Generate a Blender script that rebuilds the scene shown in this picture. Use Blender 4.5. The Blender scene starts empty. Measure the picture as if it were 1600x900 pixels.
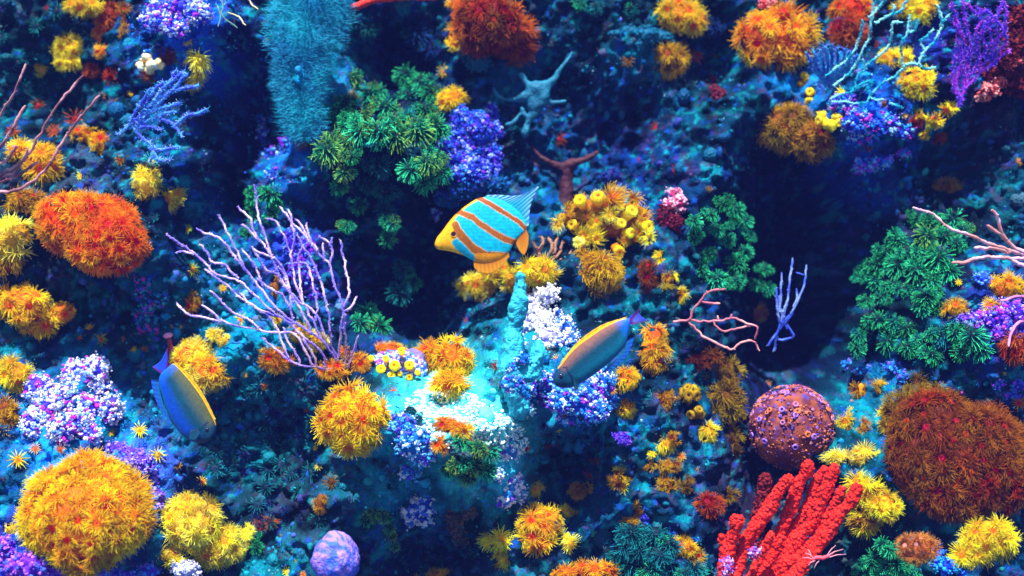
import bpy, math, random
import numpy as np
from mathutils import Vector, Matrix

# ------------------------------------------------------------------ camera, world, sun, exposure
SC = bpy.context.scene
DCAM = 2.2                                   # camera stands 2.2 m in front of the reef (1 photo pixel = 1 mm there)
cam_d = bpy.data.cameras.new('camera')
cam_d.sensor_width = 36.0
cam_d.lens = 36.0 * DCAM / 1.6
cam_d.clip_end = 100
cam_d.dof.use_dof = True; cam_d.dof.focus_distance = 2.1; cam_d.dof.aperture_fstop = 2.0
cam = bpy.data.objects.new('camera', cam_d)
cam.location = (0, -DCAM, 0)
cam.rotation_euler = (math.radians(90), 0, 0)
SC.collection.objects.link(cam)
SC.camera = cam

SUN_EL, SUN_AZ = math.radians(64), math.radians(192)   # azimuth clockwise from +Y: behind the camera, a little to its left
W = bpy.data.worlds.new("World"); SC.world = W; W.use_nodes = True
wn = W.node_tree.nodes; wl = W.node_tree.links; wn.clear()
sky = wn.new('ShaderNodeTexSky'); sky.sky_type = 'NISHITA'; sky.sun_disc = False
sky.sun_elevation = SUN_EL; sky.sun_rotation = SUN_AZ
bg = wn.new('ShaderNodeBackground'); bg.inputs['Strength'].default_value = 0.06
wo = wn.new('ShaderNodeOutputWorld')
wl.new(sky.outputs[0], bg.inputs[0]); wl.new(bg.outputs[0], wo.inputs[0])
sun_d = bpy.data.lights.new('sun', 'SUN'); sun_d.energy = 5.0; sun_d.angle = math.radians(0.6)
sun_d.color = (1.0, 0.985, 0.96)
sun = bpy.data.objects.new('sun', sun_d)
sdir = Vector((math.sin(SUN_AZ) * math.cos(SUN_EL), math.cos(SUN_AZ) * math.cos(SUN_EL), math.sin(SUN_EL)))
sun.rotation_euler = sdir.to_track_quat('Z', 'Y').to_euler()
sun.location = sdir * 4
SC.collection.objects.link(sun)
SC.view_settings.view_transform = 'Standard'
SC.view_settings.look = 'None'
SC.view_settings.exposure = 1.2
SC.view_settings.gamma = 1.0

COL = SC.collection
rng = np.random.default_rng(7)
random.seed(7)

# ------------------------------------------------------------------ helpers
LAT = rng.random((24, 256, 256))
def vnoise(x, z, f, k):
    u = np.asarray(x) * f + 91.3 + k * 7.7; v = np.asarray(z) * f + 57.1 + k * 3.3
    i = np.floor(u).astype(int); j = np.floor(v).astype(int)
    a = u - i; b = v - j; a = a * a * (3 - 2 * a); b = b * b * (3 - 2 * b)
    L = LAT[k % 24]
    i0, i1, j0, j1 = i & 255, (i + 1) & 255, j & 255, (j + 1) & 255
    return (L[i0, j0] * (1 - a) + L[i1, j0] * a) * (1 - b) + (L[i0, j1] * (1 - a) + L[i1, j1] * a) * b

# relief of the reef wall: (x px, y px, radius px, metres; positive = hollow, negative = shelf or bulge)
RELIEF = [(640, 400, 100, .26), (590, 460, 60, .12), (1275, 370, 105, .30), (1240, 240, 60, .12), (1235, 560, 60, .16),
          (950, 210, 120, .13), (590, 60, 70, .2), (370, 120, 55, .16), (400, 190, 50, .1), (310, 340, 60, .08),
          (880, 740, 55, .12), (1170, 620, 70, .1), (850, 100, 60, .1), (40, 130, 70, .1), (150, 480, 70, .07),
          (700, 880, 60, .1), (420, 700, 70, .05), (1150, 60, 50, .1), (1550, 250, 60, .12), (1180, 740, 50, .08),
          (1275, 490, 75, .26), (1285, 595, 62, .2), (1320, 540, 50, .12), (1300, 300, 70, .12), (665, 520, 50, .14), (350, 230, 45, .12), (345, 310, 40, .1), (500, 330, 40, .08), (740, 665, 85, -.15), (640, 660, 50, -.06), (470, 90, 55, -.1), (1380, 190, 90, -.12), (120, 820, 120, -.1),
          (900, 600, 70, -.08), (300, 30, 70, -.07), (1500, 720, 120, -.06), (560, 660, 60, -.06), (230, 420, 60, -.05),
          (1540, 520, 70, -.08), (805, 560, 45, -.08), (1010, 640, 80, -.03), (150, 360, 80, -.05), (1350, 720, 80, -.05)]
def wall_y(x, z):
    x = np.asarray(x, float); z = np.asarray(z, float)
    y = 0.30 * z + 0.03
    for (px, py, r, a) in RELIEF:
        cx, cz, rr = (px - 800) / 1000, (450 - py) / 1000, r / 1000
        y = y + a * np.exp(-((x - cx) ** 2 + (z - cz) ** 2) / (rr * rr) * 0.9)
    y = y + (vnoise(x, z * .7, 5, 1) - .5) * .11 + (vnoise(x, z * .55, 13, 2) - .5) * .075
    y = y + np.abs(vnoise(x, z * .6, 28, 3) - .5) * .06 + np.abs(vnoise(x, z * .8, 50, 16) - .5) * .03 + (vnoise(x, z, 75, 4) - .5) * .022
    y = y + (vnoise(x, z, 140, 5) - .5) * .012 + (vnoise(x, z, 260, 6) - .5) * .005
    return y
def at(px, py, y):
    k = (DCAM + y) / DCAM / 1000
    return Vector(((px - 800) * k, y, (450 - py) * k))
TY = np.arange(-.6, .9, .006)
def on_wall(px, py):
    k = (DCAM + TY) / DCAM / 1000
    d = TY - wall_y((px - 800) * k, (450 - py) * k)
    h = np.argmax(d >= 0)
    return float(TY[h])
def on_wall_arr(px, py):
    px = np.asarray(px, float); py = np.asarray(py, float)
    out = np.full(px.shape, .9); done = np.zeros(px.shape, bool)
    for t in np.arange(-.5, .9, .008):
        k = (DCAM + t) / DCAM / 1000
        hit = (t >= wall_y((px - 800) * k, (450 - py) * k)) & ~done
        out[hit] = t; done |= hit
    k = (DCAM + out) / DCAM / 1000
    return np.stack([(px - 800) * k, out, (450 - py) * k], 1)

def mesh_from(name, V, F, C=None, smooth=True):
    """V (n,3), F (m,3) triangles or (m,4) quads, C (n,3) or (n,4)"""
    V = np.asarray(V, np.float32); F = np.asarray(F, np.int32)
    me = bpy.data.meshes.new(name)
    n, (m, k) = len(V), F.shape
    me.vertices.add(n); me.vertices.foreach_set('co', V.ravel())
    me.loops.add(m * k); me.loops.foreach_set('vertex_index', F.ravel())
    me.polygons.add(m)
    me.polygons.foreach_set('loop_start', np.arange(0, m * k, k, dtype=np.int32))
    me.polygons.foreach_set('use_smooth', np.full(m, smooth))
    me.update(calc_edges=True)
    if C is not None:
        C = np.asarray(C, np.float32)
        if C.shape[1] == 3: C = np.concatenate([C, np.ones((n, 1), np.float32)], 1)
        a = me.color_attributes.new('Col', 'FLOAT_COLOR', 'POINT')
        a.data.foreach_set('color', C.ravel())
    return me
class MB:
    def __init__(s): s.V = []; s.F = []; s.C = []; s.n = 0
    def add(s, V, F, C):
        V = np.asarray(V, float); F = np.asarray(F, int)
        if F.shape[1] == 4: F = np.concatenate([F[:, [0, 1, 2]], F[:, [0, 2, 3]]])
        C = np.asarray(C, float)
        if C.ndim == 1: C = np.tile(C, (len(V), 1))
        s.V.append(V); s.F.append(F + s.n); s.C.append(C); s.n += len(V)
    def mesh(s, name, origin=(0, 0, 0)):
        V = np.concatenate(s.V) - np.asarray(origin)
        return mesh_from(name, V, np.concatenate(s.F), np.concatenate(s.C))

def ico(sub):
    t = (1 + 5 ** .5) / 2
    V = [(-1, t, 0), (1, t, 0), (-1, -t, 0), (1, -t, 0), (0, -1, t), (0, 1, t), (0, -1, -t), (0, 1, -t), (t, 0, -1), (t, 0, 1), (-t, 0, -1), (-t, 0, 1)]
    V = [Vector(v).normalized() for v in V]
    F = [(0, 11, 5), (0, 5, 1), (0, 1, 7), (0, 7, 10), (0, 10, 11), (1, 5, 9), (5, 11, 4), (11, 10, 2), (10, 7, 6), (7, 1, 8),
         (3, 9, 4), (3, 4, 2), (3, 2, 6), (3, 6, 8), (3, 8, 9), (4, 9, 5), (2, 4, 11), (6, 2, 10), (8, 6, 7), (9, 8, 1)]
    for _ in range(sub):
        c = {}; G = []
        def mid(a, b):
            k = (min(a, b), max(a, b))
            if k not in c: c[k] = len(V); V.append(((V[a] + V[b]) / 2).normalized())
            return c[k]
        for a, b, d in F:
            ab, bd, da = mid(a, b), mid(b, d), mid(d, a)
            G += [(a, ab, da), (b, bd, ab), (d, da, bd), (ab, bd, da)]
        F = G
    return np.array([tuple(v) for v in V]), np.array(F)
ICO = [ico(i) for i in range(5)]

def randdir(n):
    v = rng.normal(size=(n, 3)); return v / np.linalg.norm(v, axis=1, keepdims=True)
def lumps(mb, P, R, C, sub=1, squash=None, rough=.22):
    """many small irregular balls in one go: P (n,3), R (n,), C (n,3)"""
    V0, F0 = ICO[sub]; n = len(P); k = len(V0)
    if n == 0: return
    S = 1 + (rng.random((n, 1, 3)) - .5) * .6
    A = randdir(n); B = np.cross(A, randdir(n)); B /= np.linalg.norm(B, axis=1, keepdims=True); D = np.cross(A, B)
    M = np.stack([A, B, D], 1)
    V = np.einsum('kj,nji->nki', V0, M)
    V = V * S * (1 + (rng.random((n, k, 1)) - .5) * rough) * np.asarray(R).reshape(n, 1, 1) + np.asarray(P)[:, None, :]
    CC = np.repeat(np.asarray(C)[:, None, :], k, 1) * (0.85 + .3 * rng.random((n, k, 1)))
    F = (F0[None] + (np.arange(n) * k)[:, None, None]).reshape(-1, 3)
    mb.add(V.reshape(-1, 3), F, CC.reshape(-1, 3))
def hairs(mb, P, D, L, R, C, tip=None, bend=.25):
    """three-sided two-segment bristles"""
    n = len(P)
    if n == 0: return
    P = np.asarray(P); D = np.asarray(D); L = np.asarray(L).reshape(-1, 1) * np.ones((n, 1)); R = np.asarray(R).reshape(-1, 1) * np.ones((n, 1))
    A = np.cross(D, randdir(n)); A /= np.linalg.norm(A, axis=1, keepdims=True) + 1e-9; B = np.cross(D, A)
    bd = randdir(n) * L * bend
    V = []; 
    for q in range(3):
        a = q * 2.0944
        V.append(P + (A * math.cos(a) + B * math.sin(a)) * R)
    M = P + D * L * .55 + bd * .35
    for q in range(3):
        a = q * 2.0944
        V.append(M + (A * math.cos(a) + B * math.sin(a)) * R * .75)
    V.append(P + D * L + bd)
    V = np.stack(V, 1).reshape(-1, 3)
    F0 = np.array([(0, 1, 4), (0, 4, 3), (1, 2, 5), (1, 5, 4), (2, 0, 3), (2, 3, 5), (3, 4, 6), (4, 5, 6), (5, 3, 6)])
    F = (F0[None] + (np.arange(n) * 7)[:, None, None]).reshape(-1, 3)
    C = np.asarray(C, float)
    if C.ndim == 1: C = np.tile(C, (n, 1))
    T = C * 1.35 if tip is None else np.tile(np.asarray(tip, float), (n, 1)) if np.ndim(tip) == 1 else tip
    CC = np.stack([C, C, C, (C + T) / 2, (C + T) / 2, (C + T) / 2, T], 1).reshape(-1, 3)
    mb.add(V, F, CC)
def frames(P):
    P = np.asarray(P, float)
    T = np.gradient(P, axis=0); T /= np.linalg.norm(T, axis=1, keepdims=True) + 1e-12
    up = np.array([0.1, -1, 0.05]); A = []
    a = np.cross(T[0], up)
    if np.linalg.norm(a) < 1e-6: a = np.cross(T[0], [1, 0, 0])
    for t in T:
        a = a - t * np.dot(a, t); a = a / (np.linalg.norm(a) + 1e-12); A.append(a)
    A = np.array(A); return T, A, np.cross(T, A)
def tube(mb, P, R, C, sides=8, cap=True, bump=0.0, Cend=None):
    P = np.asarray(P, float); n = len(P); R = np.ones(n) * R
    T, A, B = frames(P)
    th = np.arange(sides) * 2 * math.pi / sides
    ring = A[:, None] * np.cos(th)[None, :, None] + B[:, None] * np.sin(th)[None, :, None]
    rr = R[:, None, None] * (1 + (rng.random((n, sides, 1)) - .5) * bump)
    V = (P[:, None] + ring * rr).reshape(-1, 3)
    i = np.arange(n - 1)[:, None]; j = np.arange(sides)[None]
    j2 = (j + 1) % sides
    F = np.stack([i * sides + j + 0 * j2, i * sides + j2, (i + 1) * sides + j2, (i + 1) * sides + j], -1).reshape(-1, 4)
    C = np.asarray(C, float)
    CV = np.tile(C, (n * sides, 1)) if C.ndim == 1 else np.repeat(C, sides, 0)
    mb.add(V, F, CV)
    if cap:
        for e, s in ((0, -1), (n - 1, 1)):
            c = P[e] + T[e] * s * R[e] * .7
            V = np.concatenate([V.reshape(n, sides, 3)[e], c[None]])
            F = [(q, (q + 1) % sides, sides) for q in range(sides)]
            if e == 0: F = [(b, a, c_) for a, b, c_ in F]
            mb.add(V, F, CV[e * sides])
            V = (P[:, None] + ring * rr).reshape(-1, 3)
def spline(pts, step):
    """smooth polyline (Catmull-Rom) resampled"""
    P = np.asarray(pts, float)
    Q = np.concatenate([[2 * P[0] - P[1]], P, [2 * P[-1] - P[-2]]])
    out = []
    for i in range(1, len(Q) - 2):
        a, b, c, d = Q[i - 1], Q[i], Q[i + 1], Q[i + 2]
        n = max(2, int(np.linalg.norm(c - b) / step))
        for t in np.arange(n) / n:
            out.append(.5 * ((2 * b) + (c - a) * t + (2 * a - 5 * b + 4 * c - d) * t * t + (3 * b - a - 3 * c + d) * t ** 3))
    out.append(P[-1]); return np.array(out)

def tag(o, label=None, cat=None, group=None, kind=None):
    if label: o['label'] = label
    if cat: o['category'] = cat
    if group: o['group'] = group
    if kind: o['kind'] = kind
    return o
def empty(name, loc, label, cat, group=None):
    o = bpy.data.objects.new(name, None); o.empty_display_size = .02; o.location = loc; COL.objects.link(o)
    return tag(o, label, cat, group)
def link(name, me, mat, parent=None, loc=None):
    o = bpy.data.objects.new(name, me); COL.objects.link(o)
    if len(me.materials) == 0: me.materials.append(mat)
    o.material_slots[0].link = 'OBJECT'; o.material_slots[0].material = mat
    if parent is not None: o.parent = parent
    if loc is not None: o.location = loc
    return o

# ------------------------------------------------------------------ materials
def lin(r, g, b):
    f = lambda c: (c / 255 / 12.92) if c <= 10 else ((c / 255 + .055) / 1.055) ** 2.4
    return (f(r), f(g), f(b))
def nodes(name):
    m = bpy.data.materials.new(name); m.use_nodes = True
    nt = m.node_tree; nt.nodes.clear(); return m, nt.nodes, nt.links
def mixc(N, L, fac, a, b, mode='MIX'):
    x = N.new('ShaderNodeMix'); x.data_type = 'RGBA'; x.blend_type = mode
    for s, v in ((x.inputs[0], fac), (x.inputs[6], a), (x.inputs[7], b)):
        if isinstance(v, (int, float)): s.default_value = v
        elif isinstance(v, tuple): s.default_value = (*v, 1)
        else: L.new(v, s)
    return x.outputs[2]
def math_(N, L, op, a, b=0.0):
    x = N.new('ShaderNodeMath'); x.operation = op
    for s, v in ((x.inputs[0], a), (x.inputs[1], b)):
        if isinstance(v, (int, float)): s.default_value = v
        else: L.new(v, s)
    return x.outputs[0]
def finish(N, L, color, rough=.6, trans=.0, bump=None, spec=.3):
    p = N.new('ShaderNodeBsdfPrincipled'); p.inputs['Roughness'].default_value = rough
    p.inputs['Specular IOR Level'].default_value = spec
    L.new(color, p.inputs['Base Color'])
    if bump is not None: L.new(bump, p.inputs['Normal'])
    out = N.new('ShaderNodeOutputMaterial'); s = p.outputs[0]
    if trans > 0:
        t = N.new('ShaderNodeBsdfTranslucent'); L.new(color, t.inputs[0])
        x = N.new('ShaderNodeMixShader'); x.inputs[0].default_value = trans
        L.new(s, x.inputs[1]); L.new(t.outputs[0], x.inputs[2]); s = x.outputs[0]
    L.new(s, out.inputs[0])
def noise_node(N, L, scale, detail=3.0, obj=False):
    tc = N.new('ShaderNodeTexCoord'); n = N.new('ShaderNodeTexNoise')
    n.inputs['Scale'].default_value = scale; n.inputs['Detail'].default_value = detail
    if obj: L.new(tc.outputs['Object'], n.inputs['Vector'])
    else:
        g = N.new('ShaderNodeNewGeometry'); L.new(g.outputs['Position'], n.inputs['Vector'])
    return n
def polyp_mat(name, base, mid, tip, mouth, trans=.3):
    """tentacles run from the base to the tip colour; Col.r = place along the tentacle, .g = its own shade, .b = mouth"""
    m, N, L = nodes(name)
    a = N.new('ShaderNodeVertexColor'); a.layer_name = 'Col'
    s = N.new('ShaderNodeSeparateColor'); L.new(a.outputs[0], s.inputs[0])
    r = N.new('ShaderNodeValToRGB'); L.new(s.outputs[0], r.inputs[0])
    e = r.color_ramp.elements; e[0].color = (*base, 1); e[1].color = (*tip, 1)
    k = e.new(.45); k.color = (*mid, 1)
    c = mixc(N, L, s.outputs[2], r.outputs[0], mouth)
    oi = N.new('ShaderNodeObjectInfo')
    v = math_(N, L, 'ADD', math_(N, L, 'MULTIPLY', s.outputs[1], .55), math_(N, L, 'MULTIPLY', oi.outputs['Random'], .35))
    v = math_(N, L, 'ADD', v, .5)
    hs = N.new('ShaderNodeHueSaturation'); L.new(c, hs.inputs['Color']); L.new(v, hs.inputs['Value'])
    h = math_(N, L, 'ADD', math_(N, L, 'MULTIPLY', oi.outputs['Random'], .035), .4825); L.new(h, hs.inputs['Hue'])
    finish(N, L, hs.outputs[0], .6, trans, None, .12)
    m.diffuse_color = (*mid, 1); return m
def col_mat(name, rough=.6, trans=0., nscale=90, amt=.5, bumpscale=250, bumpd=.002, spec=.3, tint=None):
    m, N, L = nodes(name)
    a = N.new('ShaderNodeVertexColor'); a.layer_name = 'Col'
    n = noise_node(N, L, nscale, 4)
    v = math_(N, L, 'ADD', math_(N, L, 'MULTIPLY', n.outputs[0], amt * 2), 1 - amt)
    hs = N.new('ShaderNodeHueSaturation'); L.new(a.outputs[0], hs.inputs['Color']); L.new(v, hs.inputs['Value'])
    b = None
    if bumpd:
        n2 = noise_node(N, L, bumpscale, 5); bn = N.new('ShaderNodeBump'); bn.inputs['Distance'].default_value = bumpd
        bn.inputs['Strength'].default_value = .8; L.new(n2.outputs[0], bn.inputs['Height']); b = bn.outputs[0]
    finish(N, L, hs.outputs[0], rough, trans, b, spec); return m

def pm(n, b, m, t, mo, tr=.42): return polyp_mat(n, lin(*b), lin(*m), lin(*t), lin(*mo), tr)
PAL = {
 'gold':   pm('golden_polyp', (250, 155, 0), (255, 215, 0), (255, 242, 20), (245, 80, 0)),
 'yellow': pm('yellow_polyp', (252, 200, 0), (255, 242, 5), (255, 250, 60), (250, 140, 0)),
 'pale':   pm('pale_yellow_polyp', (252, 215, 10), (255, 246, 60), (255, 253, 140), (252, 200, 50)),
 'orange': pm('orange_polyp', (245, 65, 0), (255, 125, 0), (255, 175, 0), (245, 25, 0)),
 'amber':  pm('amber_polyp', (242, 110, 0), (255, 180, 0), (255, 220, 10), (235, 40, 0)),
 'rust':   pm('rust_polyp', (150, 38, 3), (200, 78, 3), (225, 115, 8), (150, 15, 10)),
 'brown':  pm('shaded_brown_polyp', (120, 45, 2), (160, 84, 2), (185, 112, 5), (190, 15, 8)),  # brown-orange, with the shade on the dim colonies put into the colour
 'olive':  pm('shaded_olive_polyp', (105, 75, 3), (165, 128, 0), (195, 165, 10), (120, 70, 5)),  # olive, likewise darkened in the colour for colonies standing in shade
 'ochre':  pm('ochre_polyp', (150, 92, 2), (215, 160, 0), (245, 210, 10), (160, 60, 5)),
 'green':  pm('green_polyp', (0, 38, 50), (0, 112, 92), (60, 228, 140), (0, 70, 70), .15),
 'lime':   pm('lime_tipped_polyp', (0, 60, 50), (20, 120, 80), (150, 205, 80), (0, 70, 60), .15),
 'emerald': pm('emerald_polyp', (0, 48, 52), (0, 140, 102), (70, 240, 160), (0, 80, 70), .15),
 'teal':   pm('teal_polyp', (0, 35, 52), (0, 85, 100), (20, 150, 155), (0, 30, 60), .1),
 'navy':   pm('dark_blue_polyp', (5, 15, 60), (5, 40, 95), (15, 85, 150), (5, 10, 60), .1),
 'cream':  pm('cream_polyp', (235, 120, 40), (250, 205, 120), (255, 240, 190), (240, 110, 50)),
 'tan':    pm('tan_polyp', (190, 100, 30), (220, 140, 50), (240, 180, 90), (230, 170, 150)),
 'aqua':   pm('aqua_polyp', (0, 130, 140), (40, 190, 180), (120, 240, 210), (230, 210, 60)),
 'yellowgreen': pm('yellow_green_polyp', (200, 150, 0), (220, 210, 20), (120, 230, 110), (230, 120, 0)),
}
M_COL = col_mat('crust', .6, 0, 120, .3, 300, .0015, .1)
M_SOFT = col_mat('soft_tissue', .55, .2, 160, .2, 400, .0008, .12)
M_FISH = col_mat('fish_skin', .5, 0, 420, .25, 900, .0008, .18)
M_FIN = col_mat('fin_membrane', .4, .35, 500, .12, 900, .0003, .5)
M_HAIR = col_mat('bristle', .55, .2, 200, .2, 0, 0)
def eye_mat():
    m, N, L = nodes('eye'); rgb = N.new('ShaderNodeRGB'); rgb.outputs[0].default_value = (.004, .004, .03, 1)
    finish(N, L, rgb.outputs[0], .08, 0, None, .6); return m
M_EYE = eye_mat()

# ------------------------------------------------------------------ reef wall and sea floor
BLOBS = [(1320, 545, 45, (10, 5, 45)), (1280, 590, 50, (12, 4, 45)), (1300, 560, 60, (16, 3, 50)), (1275, 490, 75, (18, 4, 58)), (1280, 250, 60, (16, 4, 58)), (660, 500, 55, (14, 6, 60)), (350, 220, 50, (10, 8, 60)), (985, 180, 80, (4, 30, 80)), (1080, 200, 70, (2, 45, 75)),  # crust colour, the hollows' shade painted in as dark navy: px, py, radius, colour
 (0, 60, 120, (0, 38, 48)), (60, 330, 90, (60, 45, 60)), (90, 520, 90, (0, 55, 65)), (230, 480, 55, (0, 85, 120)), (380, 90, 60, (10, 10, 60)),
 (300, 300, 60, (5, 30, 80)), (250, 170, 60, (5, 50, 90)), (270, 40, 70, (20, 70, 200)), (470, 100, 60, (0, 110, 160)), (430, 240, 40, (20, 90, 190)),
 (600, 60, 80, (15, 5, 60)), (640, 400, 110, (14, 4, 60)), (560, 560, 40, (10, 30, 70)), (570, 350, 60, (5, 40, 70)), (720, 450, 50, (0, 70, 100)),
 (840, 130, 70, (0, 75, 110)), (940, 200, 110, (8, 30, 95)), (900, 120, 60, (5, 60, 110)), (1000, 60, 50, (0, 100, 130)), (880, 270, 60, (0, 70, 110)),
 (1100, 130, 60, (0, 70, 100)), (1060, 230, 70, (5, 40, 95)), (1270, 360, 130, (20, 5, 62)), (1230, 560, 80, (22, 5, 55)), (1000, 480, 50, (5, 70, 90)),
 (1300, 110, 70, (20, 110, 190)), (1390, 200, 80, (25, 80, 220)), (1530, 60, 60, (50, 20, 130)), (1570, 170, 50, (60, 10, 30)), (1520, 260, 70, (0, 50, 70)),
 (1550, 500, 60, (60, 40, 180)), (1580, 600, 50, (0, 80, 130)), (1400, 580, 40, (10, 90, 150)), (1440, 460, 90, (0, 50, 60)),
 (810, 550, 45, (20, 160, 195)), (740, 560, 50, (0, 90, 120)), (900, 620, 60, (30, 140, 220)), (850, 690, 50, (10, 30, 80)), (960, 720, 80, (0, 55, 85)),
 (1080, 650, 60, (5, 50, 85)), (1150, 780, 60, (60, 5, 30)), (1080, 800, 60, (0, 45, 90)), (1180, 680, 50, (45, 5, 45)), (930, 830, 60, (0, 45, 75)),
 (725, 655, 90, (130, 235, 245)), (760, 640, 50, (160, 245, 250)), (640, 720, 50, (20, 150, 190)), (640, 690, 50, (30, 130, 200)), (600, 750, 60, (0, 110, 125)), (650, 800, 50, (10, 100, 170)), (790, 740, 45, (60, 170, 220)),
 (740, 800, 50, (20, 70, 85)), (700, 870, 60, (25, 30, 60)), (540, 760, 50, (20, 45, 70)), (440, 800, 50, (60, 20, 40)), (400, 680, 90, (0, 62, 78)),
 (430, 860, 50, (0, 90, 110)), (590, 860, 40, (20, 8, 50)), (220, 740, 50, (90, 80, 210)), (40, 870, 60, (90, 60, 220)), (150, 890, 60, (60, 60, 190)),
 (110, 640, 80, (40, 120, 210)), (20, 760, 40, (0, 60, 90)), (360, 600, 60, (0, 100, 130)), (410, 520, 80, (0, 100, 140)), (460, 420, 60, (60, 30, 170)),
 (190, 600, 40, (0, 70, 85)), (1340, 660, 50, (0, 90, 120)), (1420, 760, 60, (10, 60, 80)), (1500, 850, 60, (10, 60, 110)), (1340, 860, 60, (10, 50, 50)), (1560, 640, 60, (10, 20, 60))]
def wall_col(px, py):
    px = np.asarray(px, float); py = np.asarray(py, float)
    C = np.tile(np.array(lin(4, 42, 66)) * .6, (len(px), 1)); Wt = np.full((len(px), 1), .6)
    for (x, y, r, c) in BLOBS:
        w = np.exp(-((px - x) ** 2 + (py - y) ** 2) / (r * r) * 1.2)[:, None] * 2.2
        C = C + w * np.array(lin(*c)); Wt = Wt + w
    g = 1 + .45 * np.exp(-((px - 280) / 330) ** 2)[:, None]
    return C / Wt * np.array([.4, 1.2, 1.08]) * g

def axis(lo, hi, f0, f1, fine, coarse):
    a = np.arange(lo, f0, coarse); b = np.arange(f0, f1, fine); c = np.arange(f1, hi + coarse, coarse)
    return np.concatenate([a, b, c])
gx = axis(-2.6, 2.6, -1.0, 1.0, .0035, .03); gz = axis(-1.25, 1.6, -.6, .6, .0035, .03)
GX, GZ = np.meshgrid(gx, gz)
GY = wall_y(GX.ravel(), GZ.ravel())
Vw = np.stack([GX.ravel(), GY, GZ.ravel()], 1)
kk = DCAM / (DCAM + GY) * 1000
WPX, WPY = GX.ravel() * 1000 + 800, 450 - GZ.ravel() * 1000
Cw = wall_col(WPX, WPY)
xn, zn = GX.ravel(), GZ.ravel()
def patch(k, f, lo, hi):
    return np.clip((vnoise(xn, zn, f, k) * .6 + vnoise(xn, zn, f * 2.7, k + 1) * .4 - lo) / (hi - lo), 0, 1)[:, None]
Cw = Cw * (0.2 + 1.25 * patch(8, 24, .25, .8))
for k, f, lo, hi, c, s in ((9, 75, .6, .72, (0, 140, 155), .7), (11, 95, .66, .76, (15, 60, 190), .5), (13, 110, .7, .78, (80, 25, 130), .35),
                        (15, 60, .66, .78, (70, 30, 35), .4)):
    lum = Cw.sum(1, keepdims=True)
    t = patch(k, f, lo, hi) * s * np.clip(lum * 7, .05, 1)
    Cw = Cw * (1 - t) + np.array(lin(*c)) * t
nx, nz = len(gx), len(gz)
ii = np.arange(nz - 1)[:, None] * nx + np.arange(nx - 1)[None]
Fw = np.stack([ii, ii + 1, ii + nx + 1, ii + nx], -1).reshape(-1, 4)
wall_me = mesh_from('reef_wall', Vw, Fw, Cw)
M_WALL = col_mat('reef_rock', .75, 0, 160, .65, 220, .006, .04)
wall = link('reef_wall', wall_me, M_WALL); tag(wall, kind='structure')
m, N, L = nodes('sea_floor_sand')
nn = noise_node(N, L, 20, 6)
cc = mixc(N, L, nn.outputs[0], lin(20, 60, 80), lin(60, 90, 110))
finish(N, L, cc, .9)
fx = np.array([[-9, -9, -1.1], [9, -9, -1.1], [9, .6, -1.1], [-9, .6, -1.1]])
gxs = np.linspace(-9, 9, 60); gys = np.linspace(-9, .6, 40); A, B = np.meshgrid(gxs, gys)
Vf = np.stack([A.ravel(), B.ravel(), -1.1 + (vnoise(A, B, 1.3, 3).ravel() - .5) * .1], 1)
ii = np.arange(39)[:, None] * 60 + np.arange(59)[None]
tag(link('sea_floor', mesh_from('sea_floor', Vf, np.stack([ii, ii + 1, ii + 61, ii + 60], -1).reshape(-1, 4)), m), kind='structure')

# ------------------------------------------------------------------ polyps (unit size, mouth towards +Z, 'down' = -Y)
def tentacle(mb, root, d0, length, r0, droop, shade, segs=4, r1=.35, wob=.1, tlo=0.):
    d = np.array(d0, float); p = np.array(root, float); P = [p.copy()]
    w = rng.normal(size=3) * wob
    for s in range(segs):
        d = d + np.array([0, -droop, -.12]) / segs + w / segs; d /= np.linalg.norm(d)
        p = p + d * length / segs; P.append(p.copy())
    n = segs + 1; R = r0 * (1 - (1 - r1) * np.linspace(0, 1, n) ** 1.5)
    t = tlo + (1 - tlo) * np.linspace(0, 1, n)
    C = np.stack([t, np.full(n, shade), np.zeros(n)], 1)
    sides = 3
    T, A, B = frames(P); P = np.array(P)
    th = np.arange(3) * 2.0944
    ring = A[:, None] * np.cos(th)[None, :, None] + B[:, None] * np.sin(th)[None, :, None]
    V = (P[:, None] + ring * R[:, None, None]).reshape(-1, 3)
    F = [(i * 3 + j, i * 3 + (j + 1) % 3, (i + 1) * 3 + (j + 1) % 3, (i + 1) * 3 + j) for i in range(segs) for j in range(3)]
    mb.add(V, F, np.repeat(C, 3, 0))
def disc_and_stalk(mb, r, depth, mouthr):
    # stalk narrowing back into the colony, shallow oral disc, raised mouth cone with a dark slit
    prof = [(r * .62, -depth, 0, 0), (r * .8, -depth * .4, 0, 0), (r, -.02, .15, 0), (r * .86, .05, .2, .25), (mouthr * 1.3, .02, .1, .8), (mouthr, .10, .2, 1), (mouthr * .35, .06, 0, 1), (.001, .0, 0, 1)]
    s = 12; V = []; C = []
    for (q, z, t, mo) in prof:
        for k in range(s):
            a = k * 2 * math.pi / s; w = 1 + .06 * rng.normal()
            V.append((q * math.cos(a) * w, q * math.sin(a) * w, z)); C.append((t, .4 + .2 * rng.random(), mo))
    F = [(i * s + j, i * s + (j + 1) % s, (i + 1) * s + (j + 1) % s, (i + 1) * s + j) for i in range(len(prof) - 1) for j in range(s)]
    mb.add(V, F, C)
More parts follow.
